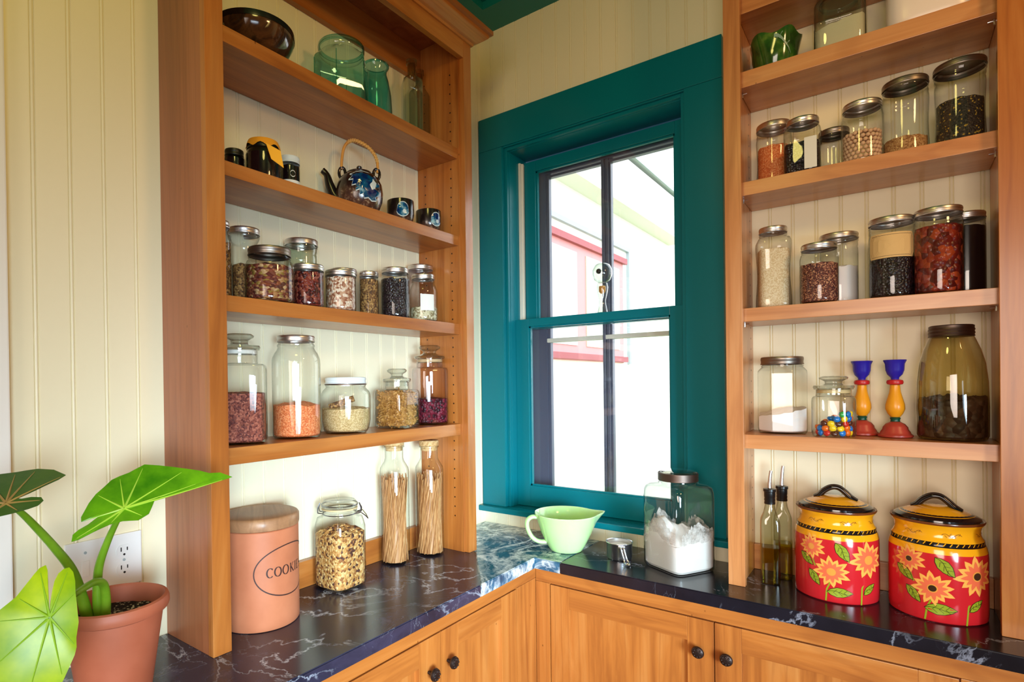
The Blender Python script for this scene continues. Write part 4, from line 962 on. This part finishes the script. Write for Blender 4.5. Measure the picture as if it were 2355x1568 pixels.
bm = NB(); fn = cyl(.0465); lab = [(-1.05+2.1*k/14, .100) for k in range(15)]+[(1.15, .112), (1.15, .150)]+[(1.05-2.1*k/14, .162) for k in range(15)]+[(-1.15, .150), (-1.15, .112)]
decal(bm, lab, fn, 0, .0008, 4); strip(bm, [(a*.9, .131+(b-.131)*.84) for a, b in lab], .0007, fn, 1, .0012, True); obj('label_or_reflection', bm, ['paper_tan', 'ink'], o)
mason('mason_jar', 'jar packed with red dried tomatoes near the right post', (1.426, -.116, z), .0475, .208, lr=.0465, shoulder=.8, fill=('dried_tomatoes', 'red brown dried tomatoes packed in the jar', 'tomatoes', 'tomato', .76), group=GR3)
mason('mason_jar', 'black filled jar behind the dried tomato jar', (1.481, -.045, z), .0375, .203, lr=.038, shoulder=.84, fill=('black_beans', 'black beans in the jar behind the tomatoes', 'beans', 'dark_jam', .80), group=GR3)
z = RS[4]+.0005; GR4 = 'objects on the fourth right shelf'
mason('mason_jar', 'eight sided clear jar of white flour with ribbed tin lid', (1.088, -.082, z), .0655, .216, lr=.054, lid='tin_dark', body=OCT, shoulder=.80, lidh=.022, rot=face_cam(1.088, -.082)+.39, fill=('white_flour', 'white flour banked in the eight sided jar', 'flour', 'flour', .26, .006, .20))
cz = (1.212, -.121)
stopper_jar('candy_jar', 'small glass stopper jar of coloured candy', (cz[0], cz[1], z), .050, .160, ('sq', 2.6), .046, .104, .126, seal='seal', rot=face_cam(*cz))
def candy():
    bm = NB(); ball(bm, (0, 0, 0), .0086, 1, 1, .62, 14, 8); return bm
spots = []; keys = ['red', 'orange', 'yellow', 'blue', 'green', 'blue', 'orange', 'yellow', 'red', 'brown', 'orange', 'blue']
rn = random.Random(11); f0 = face_cam(*cz)-pi/2
rt = Vector((-sin(f0), cos(f0)))       # picture-right of the jar
for lay in range(6):
    for rr, n_ in ((.0365, 13), (.0195, 7), (.003, 1)):
        for k in range(n_):
            a = 2*pi*(k+.5*(lay % 2))/n_+lay*.13; x, y = rr*cos(a), rr*sin(a)
            slope = .030+.62*(x*rt.x+y*rt.y)
            zz = .0098+lay*.0122
            top = .050+.85*(x*rt.x+y*rt.y)*.6
            if zz > top + rn.uniform(-.003, .003): continue
            if rr < .03 and zz < top-.012: continue
            if rr > .03 and x*cos(f0)+y*sin(f0) < -.012 and zz < top-.012: continue
            spots.append(((cz[0]+x, cz[1]+y, z+zz), (RD(90)+rn.uniform(-.5, .5) if rr > .03 else rn.uniform(-.5, .5), rn.uniform(-.4, .4), a+pi/2), rn.choice(keys)))
spots = [((l[0], l[1], l[2]), r, k) for l, r, k in spots]
copies('candy', {k: f'round {k} candy in the small glass candy jar' for k in set(keys)}, 'candy', {k: 'candy_'+k for k in set(keys)}, candy, spots, 'candies in the jar')
for p, lab in (((1.271, -.052), 'blue red and yellow wooden candlestick half behind the candy jar'), ((1.341, -.084), 'blue red and yellow wooden candlestick by the olive jar')):
    o = thing('candlestick', lab, 'candlestick', (p[0], p[1], z), 0, 'painted candlesticks')
    bm = NB(); loft(bm, [(.034, 0), (.037, .002), (.037, .006), (.032, .010), (.031, .014), (.027, .020), (.026, .026), (.020, .034), (.013, .038), (.010, .040)], 36, True, True); obj('base', bm, 'stick_brick', o, True)
    bm = NB(); loft(bm, [(.0105, .0402), (.0095, .044), (.0115, .049), (.009, .0515)], 28, True, True); obj('collar', bm, 'stick_green', o, True)
    bm = NB(); loft(bm, [(.010, .0518), (.016, .060), (.0205, .072), (.020, .084), (.016, .100), (.012, .116), (.0105, .130), (.0105, .1335)], 36, True, True); obj('stem', bm, 'stick_yellow', o, True)
    bm = NB(); loft(bm, [(.010, .1338), (.0165, .136), (.018, .141), (.0165, .146), (.010, .148)], 32, True, True); obj('ring', bm, 'stick_red', o, True)
    bm = NB(); loft(bm, [(.0085, .1482), (.009, .153), (.016, .161), (.0195, .172), (.0205, .188), (.0245, .197), (.0235, .1985), (.019, .196), (.015, .18), (.001, .178)], 36, True, True); obj('candle_cup', bm, 'stick_blue', o, True)
p = (1.450, -.090)
o = thing('olive_jar', 'big olive tinted glass jar of chocolate pieces with screw lid', 'jar', (p[0], p[1], z), face_cam(*p), GR)
bm = NB(); loft(bm, [(.054, .002), (.064, .003), (.0675, .012), (.068, .08), (.0665, .14), (.062, .185), (.054, .218), (.046, .240), (.042, .250), (.042, .256)], 60); obj('glass_body', bm, 'glass_amber', o, True)
bm = NB(); loft(bm, [(.0425, .250), (.0440, .251), (.0425, .255), (.0440, .259), (.0425, .263), (.0440, .267), (.0425, .271), (.043, .276), (.040, .278), (.001, .2785)], 48, True, True); obj('screw_lid', bm, 'zinc', o, True)
content('chocolate_pieces', 'dark chocolate pieces in the olive tinted jar', 'chocolate', 'choc', (p[0], p[1], z+.002), 0, bumpy_fill(.0645, .092, .100, lump=.014, n=64))

# ---- right worktop
z = H+.0005
def oil_bottle(p, label, h, olabel):
    o = thing('oil_bottle', label, 'bottle', (p[0], p[1], z), face_cam(*p)+.12, 'oil bottles')
    r = .0235
    bm = NB(); loft(bm, [(r*.85, .001, SQ), (r*.96, .001), (r, .006), (r, .150), (r*.95, .160), (r*.72, .175), (.0145, .186, 'round'), (.0125, .196), (.0125, .222)], 44); obj('glass_body', bm, 'glass_pale', o, True)
    bm = NB(); loft(bm, [(.0135, .200), (.0140, .202), (.0130, .208), (.0140, .210), (.0130, .216), (.0140, .218), (.0140, .230), (.016, .232), (.016, .238), (.006, .240)], 28, True, True); st = obj('stopper', bm, 'black', o, True)
    bm = NB(); tube(bm, smooth_path([(0, 0, .238), (0, 0, .250), (.002, 0, h-.012), (.004, 0, h)], 4), lambda t: .0052-.0012*t, 12); obj('pour_spout', bm, 'steel', st, True)
    bm = NB(); loft(bm, [(r*.84, .003, SQ), (r*.93, .004), (r*.93, .102), (.001, .102)], 44, True, True)
    oo = obj('olive_oil', bm, 'oil', None, True, (p[0], p[1], z)); oo.rotation_euler = (0, 0, face_cam(*p)+.12); tag(oo, olabel, 'oil', None, 'stuff'); zscale(o, 1.11)
oil_bottle((1.061, -.128), 'square olive oil bottle in front with steel pour spout', .284, 'golden olive oil in the front square bottle')
oil_bottle((1.082, -.062), 'square olive oil bottle standing behind the other one', .290, 'golden olive oil in the bottle behind')

def canister(p, R, label, flowers, leaves, stems, core):
    o = thing('ceramic_canister', label, 'canister', (p[0], p[1], z), face_cam(*p), 'sunflower canisters')
    P = [(.0, 0), (R*.95, 0), (R*.985, .003), (R*.995, .010), (R, .030), (R, .150), (R*.99, .165), (R*.965, .176, None, 1), (R*.945, .181, None, 1), (R*.93, .184, None, 2), (R*.925, .192, None, 2), (R*.885, .198, None, 1), (R*.86, .206, None, 1), (R*.86, .216, None, 1), (R*.88, .224, None, 1), (R*.94, .2325, None, 1), (R*.955, .236, None, 3), (R*.945, .239, None, 3), (R*.90, .238, None, 3), (R*.84, .232, None, 3)]
    P[0] = (R*.3, 0)
    bm = NB(); loft(bm, [(p_[0], p_[1], 'round', p_[3] if len(p_) > 3 else 0) for p_ in P], 72)
    cy = lambda a, b, off: ((R+off)*sin(a/R), -(R+off)*cos(a/R), b)
    for (a, b, s, cdark) in flowers:
        npet = 12
        for lay, (m_, k1, off) in enumerate(((4, 1.0, .0004), (5, .72, .0008))):
            for k in range(npet):
                th = 2*pi*k/npet+.13; L_ = s*k1*(1+.10*sin(k*2.4)); w_ = s*.20*(1 if lay == 0 else .62)
                c_, s_ = cos(th), sin(th); i0 = s*.2
                pts = [(i0, -w_*.55), (L_*.55, -w_), (L_*.8, -w_*.6), (L_, 0), (L_*.8, w_*.6), (L_*.55, w_), (i0, w_*.55)]
                decal(bm, [(a+x*c_-y*s_, b+x*s_+y*c_) for x, y in pts], cy, m_, off+.0001*(k % 2), 2)
        decal(bm, [(a+s*.25*cos(k*pi/10), b+s*.25*sin(k*pi/10)) for k in range(20)], cy, 6, .0012, 2)
        decal(bm, [(a+s*.19*cos(k*pi/10), b+s*.19*sin(k*pi/10)) for k in range(20)], cy, 7 if cdark else 6, .0015, 2)
    for (a, b, L_, ang) in leaves:
        c_, s_ = cos(RD(ang)), sin(RD(ang)); tr = lambda x, y: (a+x*c_-y*s_, b+x*s_+y*c_)
        pts = [(-L_/2, 0), (-L_*.35, L_*.14), (-L_*.1, L_*.235), (L_*.15, L_*.2), (L_*.35, L_*.1), (L_/2, 0), (L_*.35, -L_*.11), (L_*.12, -L_*.2), (-L_*.12, -L_*.22), (-L_*.36, -L_*.13)]
        decal(bm, [tr(x, y) for x, y in pts], cy, 8, .0003, 2)
        strip(bm, [tr(x, y) for x, y in pts], .0012, cy, 9, .0006, True)
        strip(bm, [tr(-L_/2+L_*k/6, .004*sin(k)) for k in range(7)], .0010, cy, 9, .0006)
        for k in (-.25, -.05, .15):
            for sd in (1, -1): strip(bm, [tr(L_*k, 0), tr(L_*(k+.14), sd*L_*.14)], .0007, cy, 9, .0006)
    for st in stems: strip(bm, st, .0036, cy, 8, .0002)
    for k in range(46):   # rope pattern on the black band
        a = 2*pi*k/46*R; cb_ = lambda x, y, off: ((R*.9275+off)*sin(x/R), -(R*.9275+off)*cos(x/R), y)
        strip(bm, [(a, .1847), (a+.005, .1915)], .0020, cb_, 1, .0012)
    for k in range(7):    # scrolling sprigs on the neck
        a0 = (2*pi*k/7+.35)*R; cn_ = lambda x, y, off: ((R*.862+off)*sin(x/R), -(R*.862+off)*cos(x/R), y)
        strip(bm, [(a0-.022+.044*q/12, .210+.004*sin(q*.8+k)) for q in range(13)], .0009, cn_, 3, .0012)
        for q in range(4):
            x0 = a0-.016+.010*q; sg = 1 if q % 2 else -1
            strip(bm, [(x0+.004*sin(w*.7), .210+sg*.0018*w) for w in range(4)], .0008, cn_, 3, .0012)
    obj('canister_body', bm, ['can_red', 'can_yellow', 'can_black', 'can_rim', 'petal_out', 'petal_in', 'petal_core', 'petal_dark', 'leaf_paint', 'leaf_line'], o, True)
    bm = NB()
    PL = [(R*.80, .2385, 0), (R*.885, .2388, 0), (R*.875, .243, 0), (R*.80, .248, 0), (R*.76, .2495, 0), (R*.74, .2505, 1), (R*.72, .2515, 0), (R*.68, .253, 0), (R*.665, .2535, 1), (R*.5, .261, 1), (R*.3, .266, 1), (R*.1, .2685, 1), (.001, .2688, 1)]
    loft(bm, [(a, b, 'round', m_) for a, b, m_ in PL], 64)
    for k in range(40):
        a = 2*pi*k/40; strip(bm, [(a, R*.69), (a+.06, R*.725)], .0016, lambda x, y, off: (y*sin(x), -y*cos(x), .2525+(R*.70-y)*.14+off), 1, .0009)
    ld_ = obj('canister_lid', bm, ['can_black', 'can_yellow'], o, True)
    bm = NB(); hp_ = smooth_path([(-.045, .006, .259), (-.036, .004, .266), (-.024, .002, .281), (-.008, 0, .2915), (.008, 0, .291), (.022, -.002, .280), (.034, -.005, .267), (.046, -.008, .258)], 5)
    for s in (-1, 0, 1): tube(bm, [q+Vector((0, s*.0062, -.0016*abs(s))) for q in hp_], lambda t: .0064+.002*abs(t-.5), 12)
    obj('handle', bm, 'can_black', ld_, True); zscale(o, .97)
R1 = .0945
def px(u, uc, hw): return R1*math.asin(max(-.97, min(.97, (u-uc)/hw)))
F1 = [(px(672, 836, 294), .140, 0.033, 0), (px(805, 836, 294), .082, 0.040, 0), (px(1047, 836, 294), .118, 0.047, 0)]
L1_ = [(px(880, 836, 294), .136, .056, -58), (px(640, 836, 294), .105, .046, -38), (px(692, 836, 294), .060, .046, -55), (px(862, 836, 294), .030, .056, 2), (px(1052, 836, 294), .042, .042, 40)]
S1_ = [[(F1[0][0], .12), (F1[0][0]+.006, .100), (F1[0][0]+.010, .09)], [(F1[1][0], .06), (F1[1][0]-.010, .035), (F1[1][0]-.012, .004)], [(F1[2][0], .09), (F1[2][0]-.018, .045), (F1[2][0]-.020, .002)]]
canister((1.213, -.110), R1, 'red and yellow sunflower canister beside the olive oil bottles', F1, L1_, S1_, 0)
F2 = [(px(1347, 1533, 352), .143, 0.033, 1), (px(1505, 1533, 352), .082, 0.040, 1), (px(1795, 1533, 352), .118, 0.047, 1)]
L2_ = [(px(1590, 1533, 352), .136, .056, -50), (px(1315, 1533, 352), .108, .050, -40), (px(1375, 1533, 352), .060, .046, -50), (px(1560, 1533, 352), .034, .060, 2), (px(1790, 1533, 352), .048, .042, 40)]
S2_ = [[(F2[0][0], .12), (F2[0][0]+.006, .100), (F2[0][0]+.010, .09)], [(F2[1][0], .06), (F2[1][0]-.010, .035), (F2[1][0]-.014, .004)], [(F2[2][0], .09), (F2[2][0]-.020, .045), (F2[2][0]-.024, .002)]]
canister((1.418, -.111), R1, 'red and yellow sunflower canister beside the right post', F2, L2_, S2_, 1)

# ------------------------------------------------------------------ outlet plate and plant
o = thing('outlet_plate', 'white double wall plate with rocker switch and power outlets', 'outlet', (0, -1.435, H+.196))
bm = NB(); box(bm, .0003, .006, -.0745, .0745, -.057, .057, .002); obj('cover_plate', bm, 'plate', o)
for zc in (.0195, -.0195):
    bm = NB(); pts = [(.0375+.0165*cos(k*2*pi/24)*1.0, zc+max(-.0135, min(.0135, .0172*sin(k*2*pi/24)))) for k in range(24)]
    prism(bm, pts, .006, .0075, axis=0); soc = obj('outlet_socket', bm, 'plate', o)
    bm = NB()
    for dy, hh in ((-.0063, .0045), (.0063, .0036)): box(bm, .0073, .0079, .0375+dy-.0011, .0375+dy+.0011, zc-hh+.004, zc+hh+.004)
    pp = [(.0375+.0024*cos(k*pi/6), zc-.0075+.0024*sin(k*pi/6)) for k in range(12)]; prism(bm, pp, .0073, .0079, axis=0)
    obj('outlet_slots', bm, 'black', soc)
bm = NB(); box(bm, .006, .0078, -.0445, -.0305, -.016, .016, .0008); obj('rocker_switch', bm, 'plate', o)
bm = NB()
for y, zz in ((-.0375, .033), (-.0375, -.033), (.0375, 0)): tube(bm, [(.006, y, zz), (.0072, y, zz)], .003, 10)
obj('plate_screws', bm, 'house_trim', o)

PX, PY = .205, -1.494
pl = thing('potted_plant', 'elephant ear plant in a terracotta pot on the left worktop', 'plant', (PX, PY, H+.0005))
bm = NB(); loft(bm, [(.052, 0), (.056, .001), (.058, .006), (.078, .145), (.0795, .158), (.088, .162), (.0905, .168), (.0905, .176), (.088, .183), (.083, .185), (.079, .180), (.074, .14), (.06, .12)], 64, True, True); obj('pot', bm, 'pot', pl, True)
bm = NB(); n = 40; V = []
for q in (1, .85, .65, .45, .2, .02):
    V.append([bm.verts.new((.0745*q*cos(k*2*pi/n), .0745*q*sin(k*2*pi/n), .152+.004*noise.noise((q*cos(k*2*pi/n)*9, q*sin(k*2*pi/n)*9, 2)))) for k in range(n)])
for A, B in zip(V, V[1:]):
    for k in range(n): bm.faces.new((A[k], A[(k+1) % n], B[(k+1) % n], B[k]))
obj('soil', bm, 'soil', pl, True)
LV = {"L1": [[0.3243, -1.3273, 0.3891], [0.3044, -1.3403, 0.3976], [0.2927, -1.3563, 0.3988], [0.2761, -1.3678, 0.4056], [0.2597, -1.3826, 0.4107], [0.2414, -1.401, 0.4155], [0.2247, -1.4199, 0.4189], [0.2092, -1.4392, 0.4213], [0.2075, -1.4557, 0.4148], [0.206, -1.4663, 0.411], [0.2021, -1.4812, 0.4068], [0.2013, -1.4944, 0.4013], [0.2071, -1.5099, 0.3898], [0.2115, -1.5245, 0.3798], [0.219, -1.5386, 0.3677], [0.2272, -1.549, 0.3568], [0.233, -1.5559, 0.3494], [0.2408, -1.5582, 0.3425], [0.2434, -1.5463, 0.3462], [0.2453, -1.5335, 0.3508], [0.248, -1.5237, 0.3534], [0.248, -1.5382, 0.3466], [0.2504, -1.5513, 0.3387], [0.2514, -1.5659, 0.3312], [0.2546, -1.5752, 0.3245], [0.2635, -1.5801, 0.3157], [0.2654, -1.5709, 0.3186], [0.2658, -1.5569, 0.3248], [0.2674, -1.5431, 0.3301], [0.2713, -1.5248, 0.3358], [0.2784, -1.5074, 0.3387], [0.2917, -1.4871, 0.3384], [0.2911, -1.4775, 0.3434], [0.2909, -1.4692, 0.3474], [0.2842, -1.4607, 0.3562], [0.2762, -1.4514, 0.3664], [0.2785, -1.4369, 0.3715], [0.2841, -1.4193, 0.3756], [0.2924, -1.3998, 0.3787], [0.2904, -1.388, 0.3856], [0.2985, -1.3722, 0.3871], [0.3051, -1.3569, 0.3894], [0.315, -1.34, 0.39]],
      "L2": [[0.2593, -1.5866, 0.4317], [0.2387, -1.5969, 0.4391], [0.2229, -1.6143, 0.4413], [0.216, -1.6274, 0.4404], [0.2098, -1.6406, 0.439], [0.2003, -1.659, 0.4375], [0.2002, -1.6771, 0.4311], [0.2111, -1.6951, 0.4188], [0.2314, -1.707, 0.4037], [0.2584, -1.7091, 0.3885], [0.2772, -1.6968, 0.3828], [0.2871, -1.6805, 0.3833], [0.2919, -1.6702, 0.3844], [0.2954, -1.6595, 0.3864], [0.2974, -1.6482, 0.3893], [0.298, -1.6363, 0.3933], [0.2928, -1.6275, 0.3992], [0.2859, -1.6281, 0.4027], [0.2784, -1.6388, 0.4029], [0.2741, -1.6497, 0.4013], [0.2686, -1.6543, 0.4026], [0.2671, -1.6397, 0.4086], [0.2655, -1.6246, 0.4148], [0.264, -1.6092, 0.4212], [0.2645, -1.5984, 0.4248]],
      "L3": [[0.3368, -1.6386, 0.3089], [0.3353, -1.6461, 0.3059], [0.3354, -1.6531, 0.2985], [0.3359, -1.6601, 0.2901], [0.3364, -1.6679, 0.281], [0.3368, -1.6756, 0.272], [0.3359, -1.6856, 0.2647], [0.335, -1.6936, 0.2592], [0.3363, -1.7039, 0.2451], [0.3394, -1.7127, 0.227], [0.345, -1.7167, 0.206], [0.3538, -1.7147, 0.1818], [0.3641, -1.7089, 0.1566], [0.3753, -1.698, 0.1339], [0.3851, -1.6831, 0.1194], [0.3905, -1.6663, 0.12], [0.3918, -1.6497, 0.1328], [0.3909, -1.6356, 0.1495], [0.3886, -1.6268, 0.1652], [0.3864, -1.6188, 0.1799], [0.3843, -1.6155, 0.1896], [0.3804, -1.6144, 0.2022], [0.3753, -1.6093, 0.2225], [0.3683, -1.6087, 0.2443], [0.3618, -1.6084, 0.2641], [0.3572, -1.607, 0.2794], [0.3523, -1.6079, 0.293], [0.3485, -1.6118, 0.3005], [0.3466, -1.6185, 0.2996], [0.3461, -1.6255, 0.2942], [0.3475, -1.6311, 0.2843], [0.3509, -1.6354, 0.2698], [0.3551, -1.6393, 0.2533], [0.3575, -1.6405, 0.2449], [0.3532, -1.6406, 0.2579], [0.3489, -1.6403, 0.2708], [0.3439, -1.6384, 0.2879], [0.3399, -1.6372, 0.3009]]}
def leaf(key, center, n, mat, vmat, veins, cup, wave):
    """heart-shaped blade: rings from the stalk point to the outline, cupped along its normal, with raised veins"""
    n = Vector(n).normalized(); c = Vector(center)-Vector((PX, PY, 0)); O = [Vector(q)-Vector((PX, PY, 0)) for q in LV[key]]
    bm = NB(); N = len(O); rings = []; ks = (.12, .25, .4, .55, .7, .85, 1.0)
    def at(i, s):
        q = c.lerp(O[i % N], s); d = (q-c).length
        return q + n*(-cup*d*d*6 + wave*s*s*sin(i*1.1)) 
    top = [[bm.verts.new(at(i, s)+n*.0006) for i in range(N)] for s in ks]; bot = [[bm.verts.new(at(i, s)-n*.0006) for i in range(N)] for s in ks]
    ct_, cb_ = bm.verts.new(c+n*.0006), bm.verts.new(c-n*.0006)
    for i in range(N):
        j = (i+1) % N
        bm.faces.new((ct_, top[0][j], top[0][i])); bm.faces.new((cb_, bot[0][i], bot[0][j]))
        for A, B in zip(top, top[1:]): bm.faces.new((A[i], A[j], B[j], B[i]))
        for A, B in zip(bot, bot[1:]): bm.faces.new((A[j], A[i], B[i], B[j]))
        bm.faces.new((top[-1][i], top[-1][j], bot[-1][j], bot[-1][i]))
    bmesh.ops.recalc_face_normals(bm, faces=bm.faces[:])
    l = obj('leaf', bm, mat, pl, True)
    bm = NB()
    for i in veins:
        pts = [at(i, s)+n*.0010 for s in (.02, .15, .3, .45, .6, .75, .9)]
        tube(bm, pts, lambda t: .0017*(1-t)+.0004, 5)
    obj('leaf_veins', bm, vmat, l, True)
leaf('L1', (.26, -1.4971, .357), (.55, -.35, .75), 'leaf_bright', 'vein_pale', (0, 4, 7, 10, 13, 17, 25, 29, 32, 36, 40), -.05, .0015)
leaf('L2', (.27, -1.6685, .3968), (.45, -.3, .84), 'leaf_dark', 'vein_brown', (0, 2, 4, 6, 8, 10, 13, 16), .08, .001)
leaf('L3', (.36, -1.6414, .2366), (.9, -.3, .3), 'leaf_yellow', 'vein_olive', (1, 5, 8, 11, 14, 17, 20, 24, 27), .25, .0012)
def stalk(pts, r0, r1):
    bm = NB(); tube(bm, smooth_path([Vector(p)-Vector((PX, PY, 0)) for p in pts], 6), lambda t: r0+(r1-r0)*t, 12); obj('stalk', bm, 'stem', pl, True)
stalk([(.205, -1.520, .150), (.207, -1.523, .20), (.212, -1.522, .25), (.228, -1.512, .30), (.25, -1.503, .34), (.259, -1.4975, .356)], .0095, .0035)
stalk([(.200, -1.535, .150), (.200, -1.545, .20), (.205, -1.562, .255), (.212, -1.588, .30), (.232, -1.622, .348), (.252, -1.648, .38), (.268, -1.667, .3955)], .0105, .0035)
stalk([(.212, -1.514, .150), (.216, -1.513, .19), (.226, -1.52, .222), (.245, -1.54, .236), (.275, -1.572, .238), (.315, -1.61, .238), (.345, -1.634, .2375), (.359, -1.641, .2366)], .009, .003)

# ------------------------------------------------------------------ light and camera
w = bpy.data.worlds.new('daylight'); S.world = w; w.use_nodes = True
bg = w.node_tree.nodes['Background']; bg.inputs[0].default_value = (.9, .95, 1.0, 1); bg.inputs[1].default_value = 4.5
def area(name, loc, target, sx, sy, power, color, spread=180):
    l = bpy.data.lights.new(name, 'AREA'); l.shape = 'RECTANGLE'; l.size = sx; l.size_y = sy; l.energy = power; l.color = color; l.spread = RD(spread)
    o_ = bpy.data.objects.new(name, l); COL.objects.link(o_); o_.location = loc
    o_.rotation_euler = (Vector(target)-Vector(loc)).to_track_quat('-Z', 'Y').to_euler(); return o_
area('daylight_side_window', (2.6, -2.7, 1.25), (0, -1.0, .7), 1.0, 1.1, 12.0, (.70, .86, 1.0), 58)
area('added_casing_light', (2.9, -2.2, 1.1), (0.05, -.15, .85), .8, .9, 13.5, (.62, .85, 1.0), 44)  # added local light to brighten the lower left casing, not a second window
area('daylight_front_window', (1.6, -3.5, 1.5), (1.1, 0, 1.0), 1.3, 1.4, 12, (1.0, .84, .72), 75)
area('added_room_fill', (1.6, -3.5, 1.5), (1.1, 0, 1.0), 1.3, 1.4, 5.0, (1.0, .76, .46), 170)  # added warm fill light at the front window's position, no window of its own
def lamp(name, loc, power, color, r):
    l = bpy.data.lights.new(name, 'POINT'); l.energy = power; l.color = color; l.shadow_soft_size = r
    o_ = bpy.data.objects.new(name, l); COL.objects.link(o_); o_.location = loc
lamp('ceiling_lamp', (.9, -1.6, 2.6), 9.0, (1.0, .82, .22), .12)
lamp('ceiling_lamp', (2.3, -1.0, 2.45), 26, (1.0, .58, .24), .12)

cam = bpy.data.cameras.new('camera'); co = bpy.data.objects.new('camera', cam); COL.objects.link(co); S.camera = co
f = 1301.38; yaw, pitch, roll = -.6613, -.0051, -.0128
fw = Vector((cos(pitch)*sin(yaw), cos(pitch)*cos(yaw), sin(pitch))); r0 = Vector((cos(yaw), -sin(yaw), 0)); u0 = r0.cross(fw)
rr = r0*cos(roll)+u0*sin(roll); uu = u0*cos(roll)-r0*sin(roll)
m = Matrix((rr, uu, -fw)).transposed().to_4x4(); m.translation = CAM; co.matrix_world = m
cam.sensor_width = 36; cam.sensor_fit = 'HORIZONTAL'; cam.lens = 36*f/2355
cam.shift_x = (1177.5-1040.94)/2355; cam.shift_y = (888.74-784)/2355; cam.clip_start = .02
vs = S.view_settings; vs.view_transform = 'Standard'; vs.look = 'None'; vs.exposure = -0.09; vs.gamma = 1; vs.use_curve_mapping = False
S.cycles.use_denoising = True
S.cycles.transparent_max_bounces = 32; S.cycles.use_adaptive_sampling = True; S.cycles.adaptive_threshold = .025; S.cycles.max_bounces = 7; S.cycles.diffuse_bounces = 4; S.cycles.glossy_bounces = 4
S.cycles.sample_clamp_indirect = 6
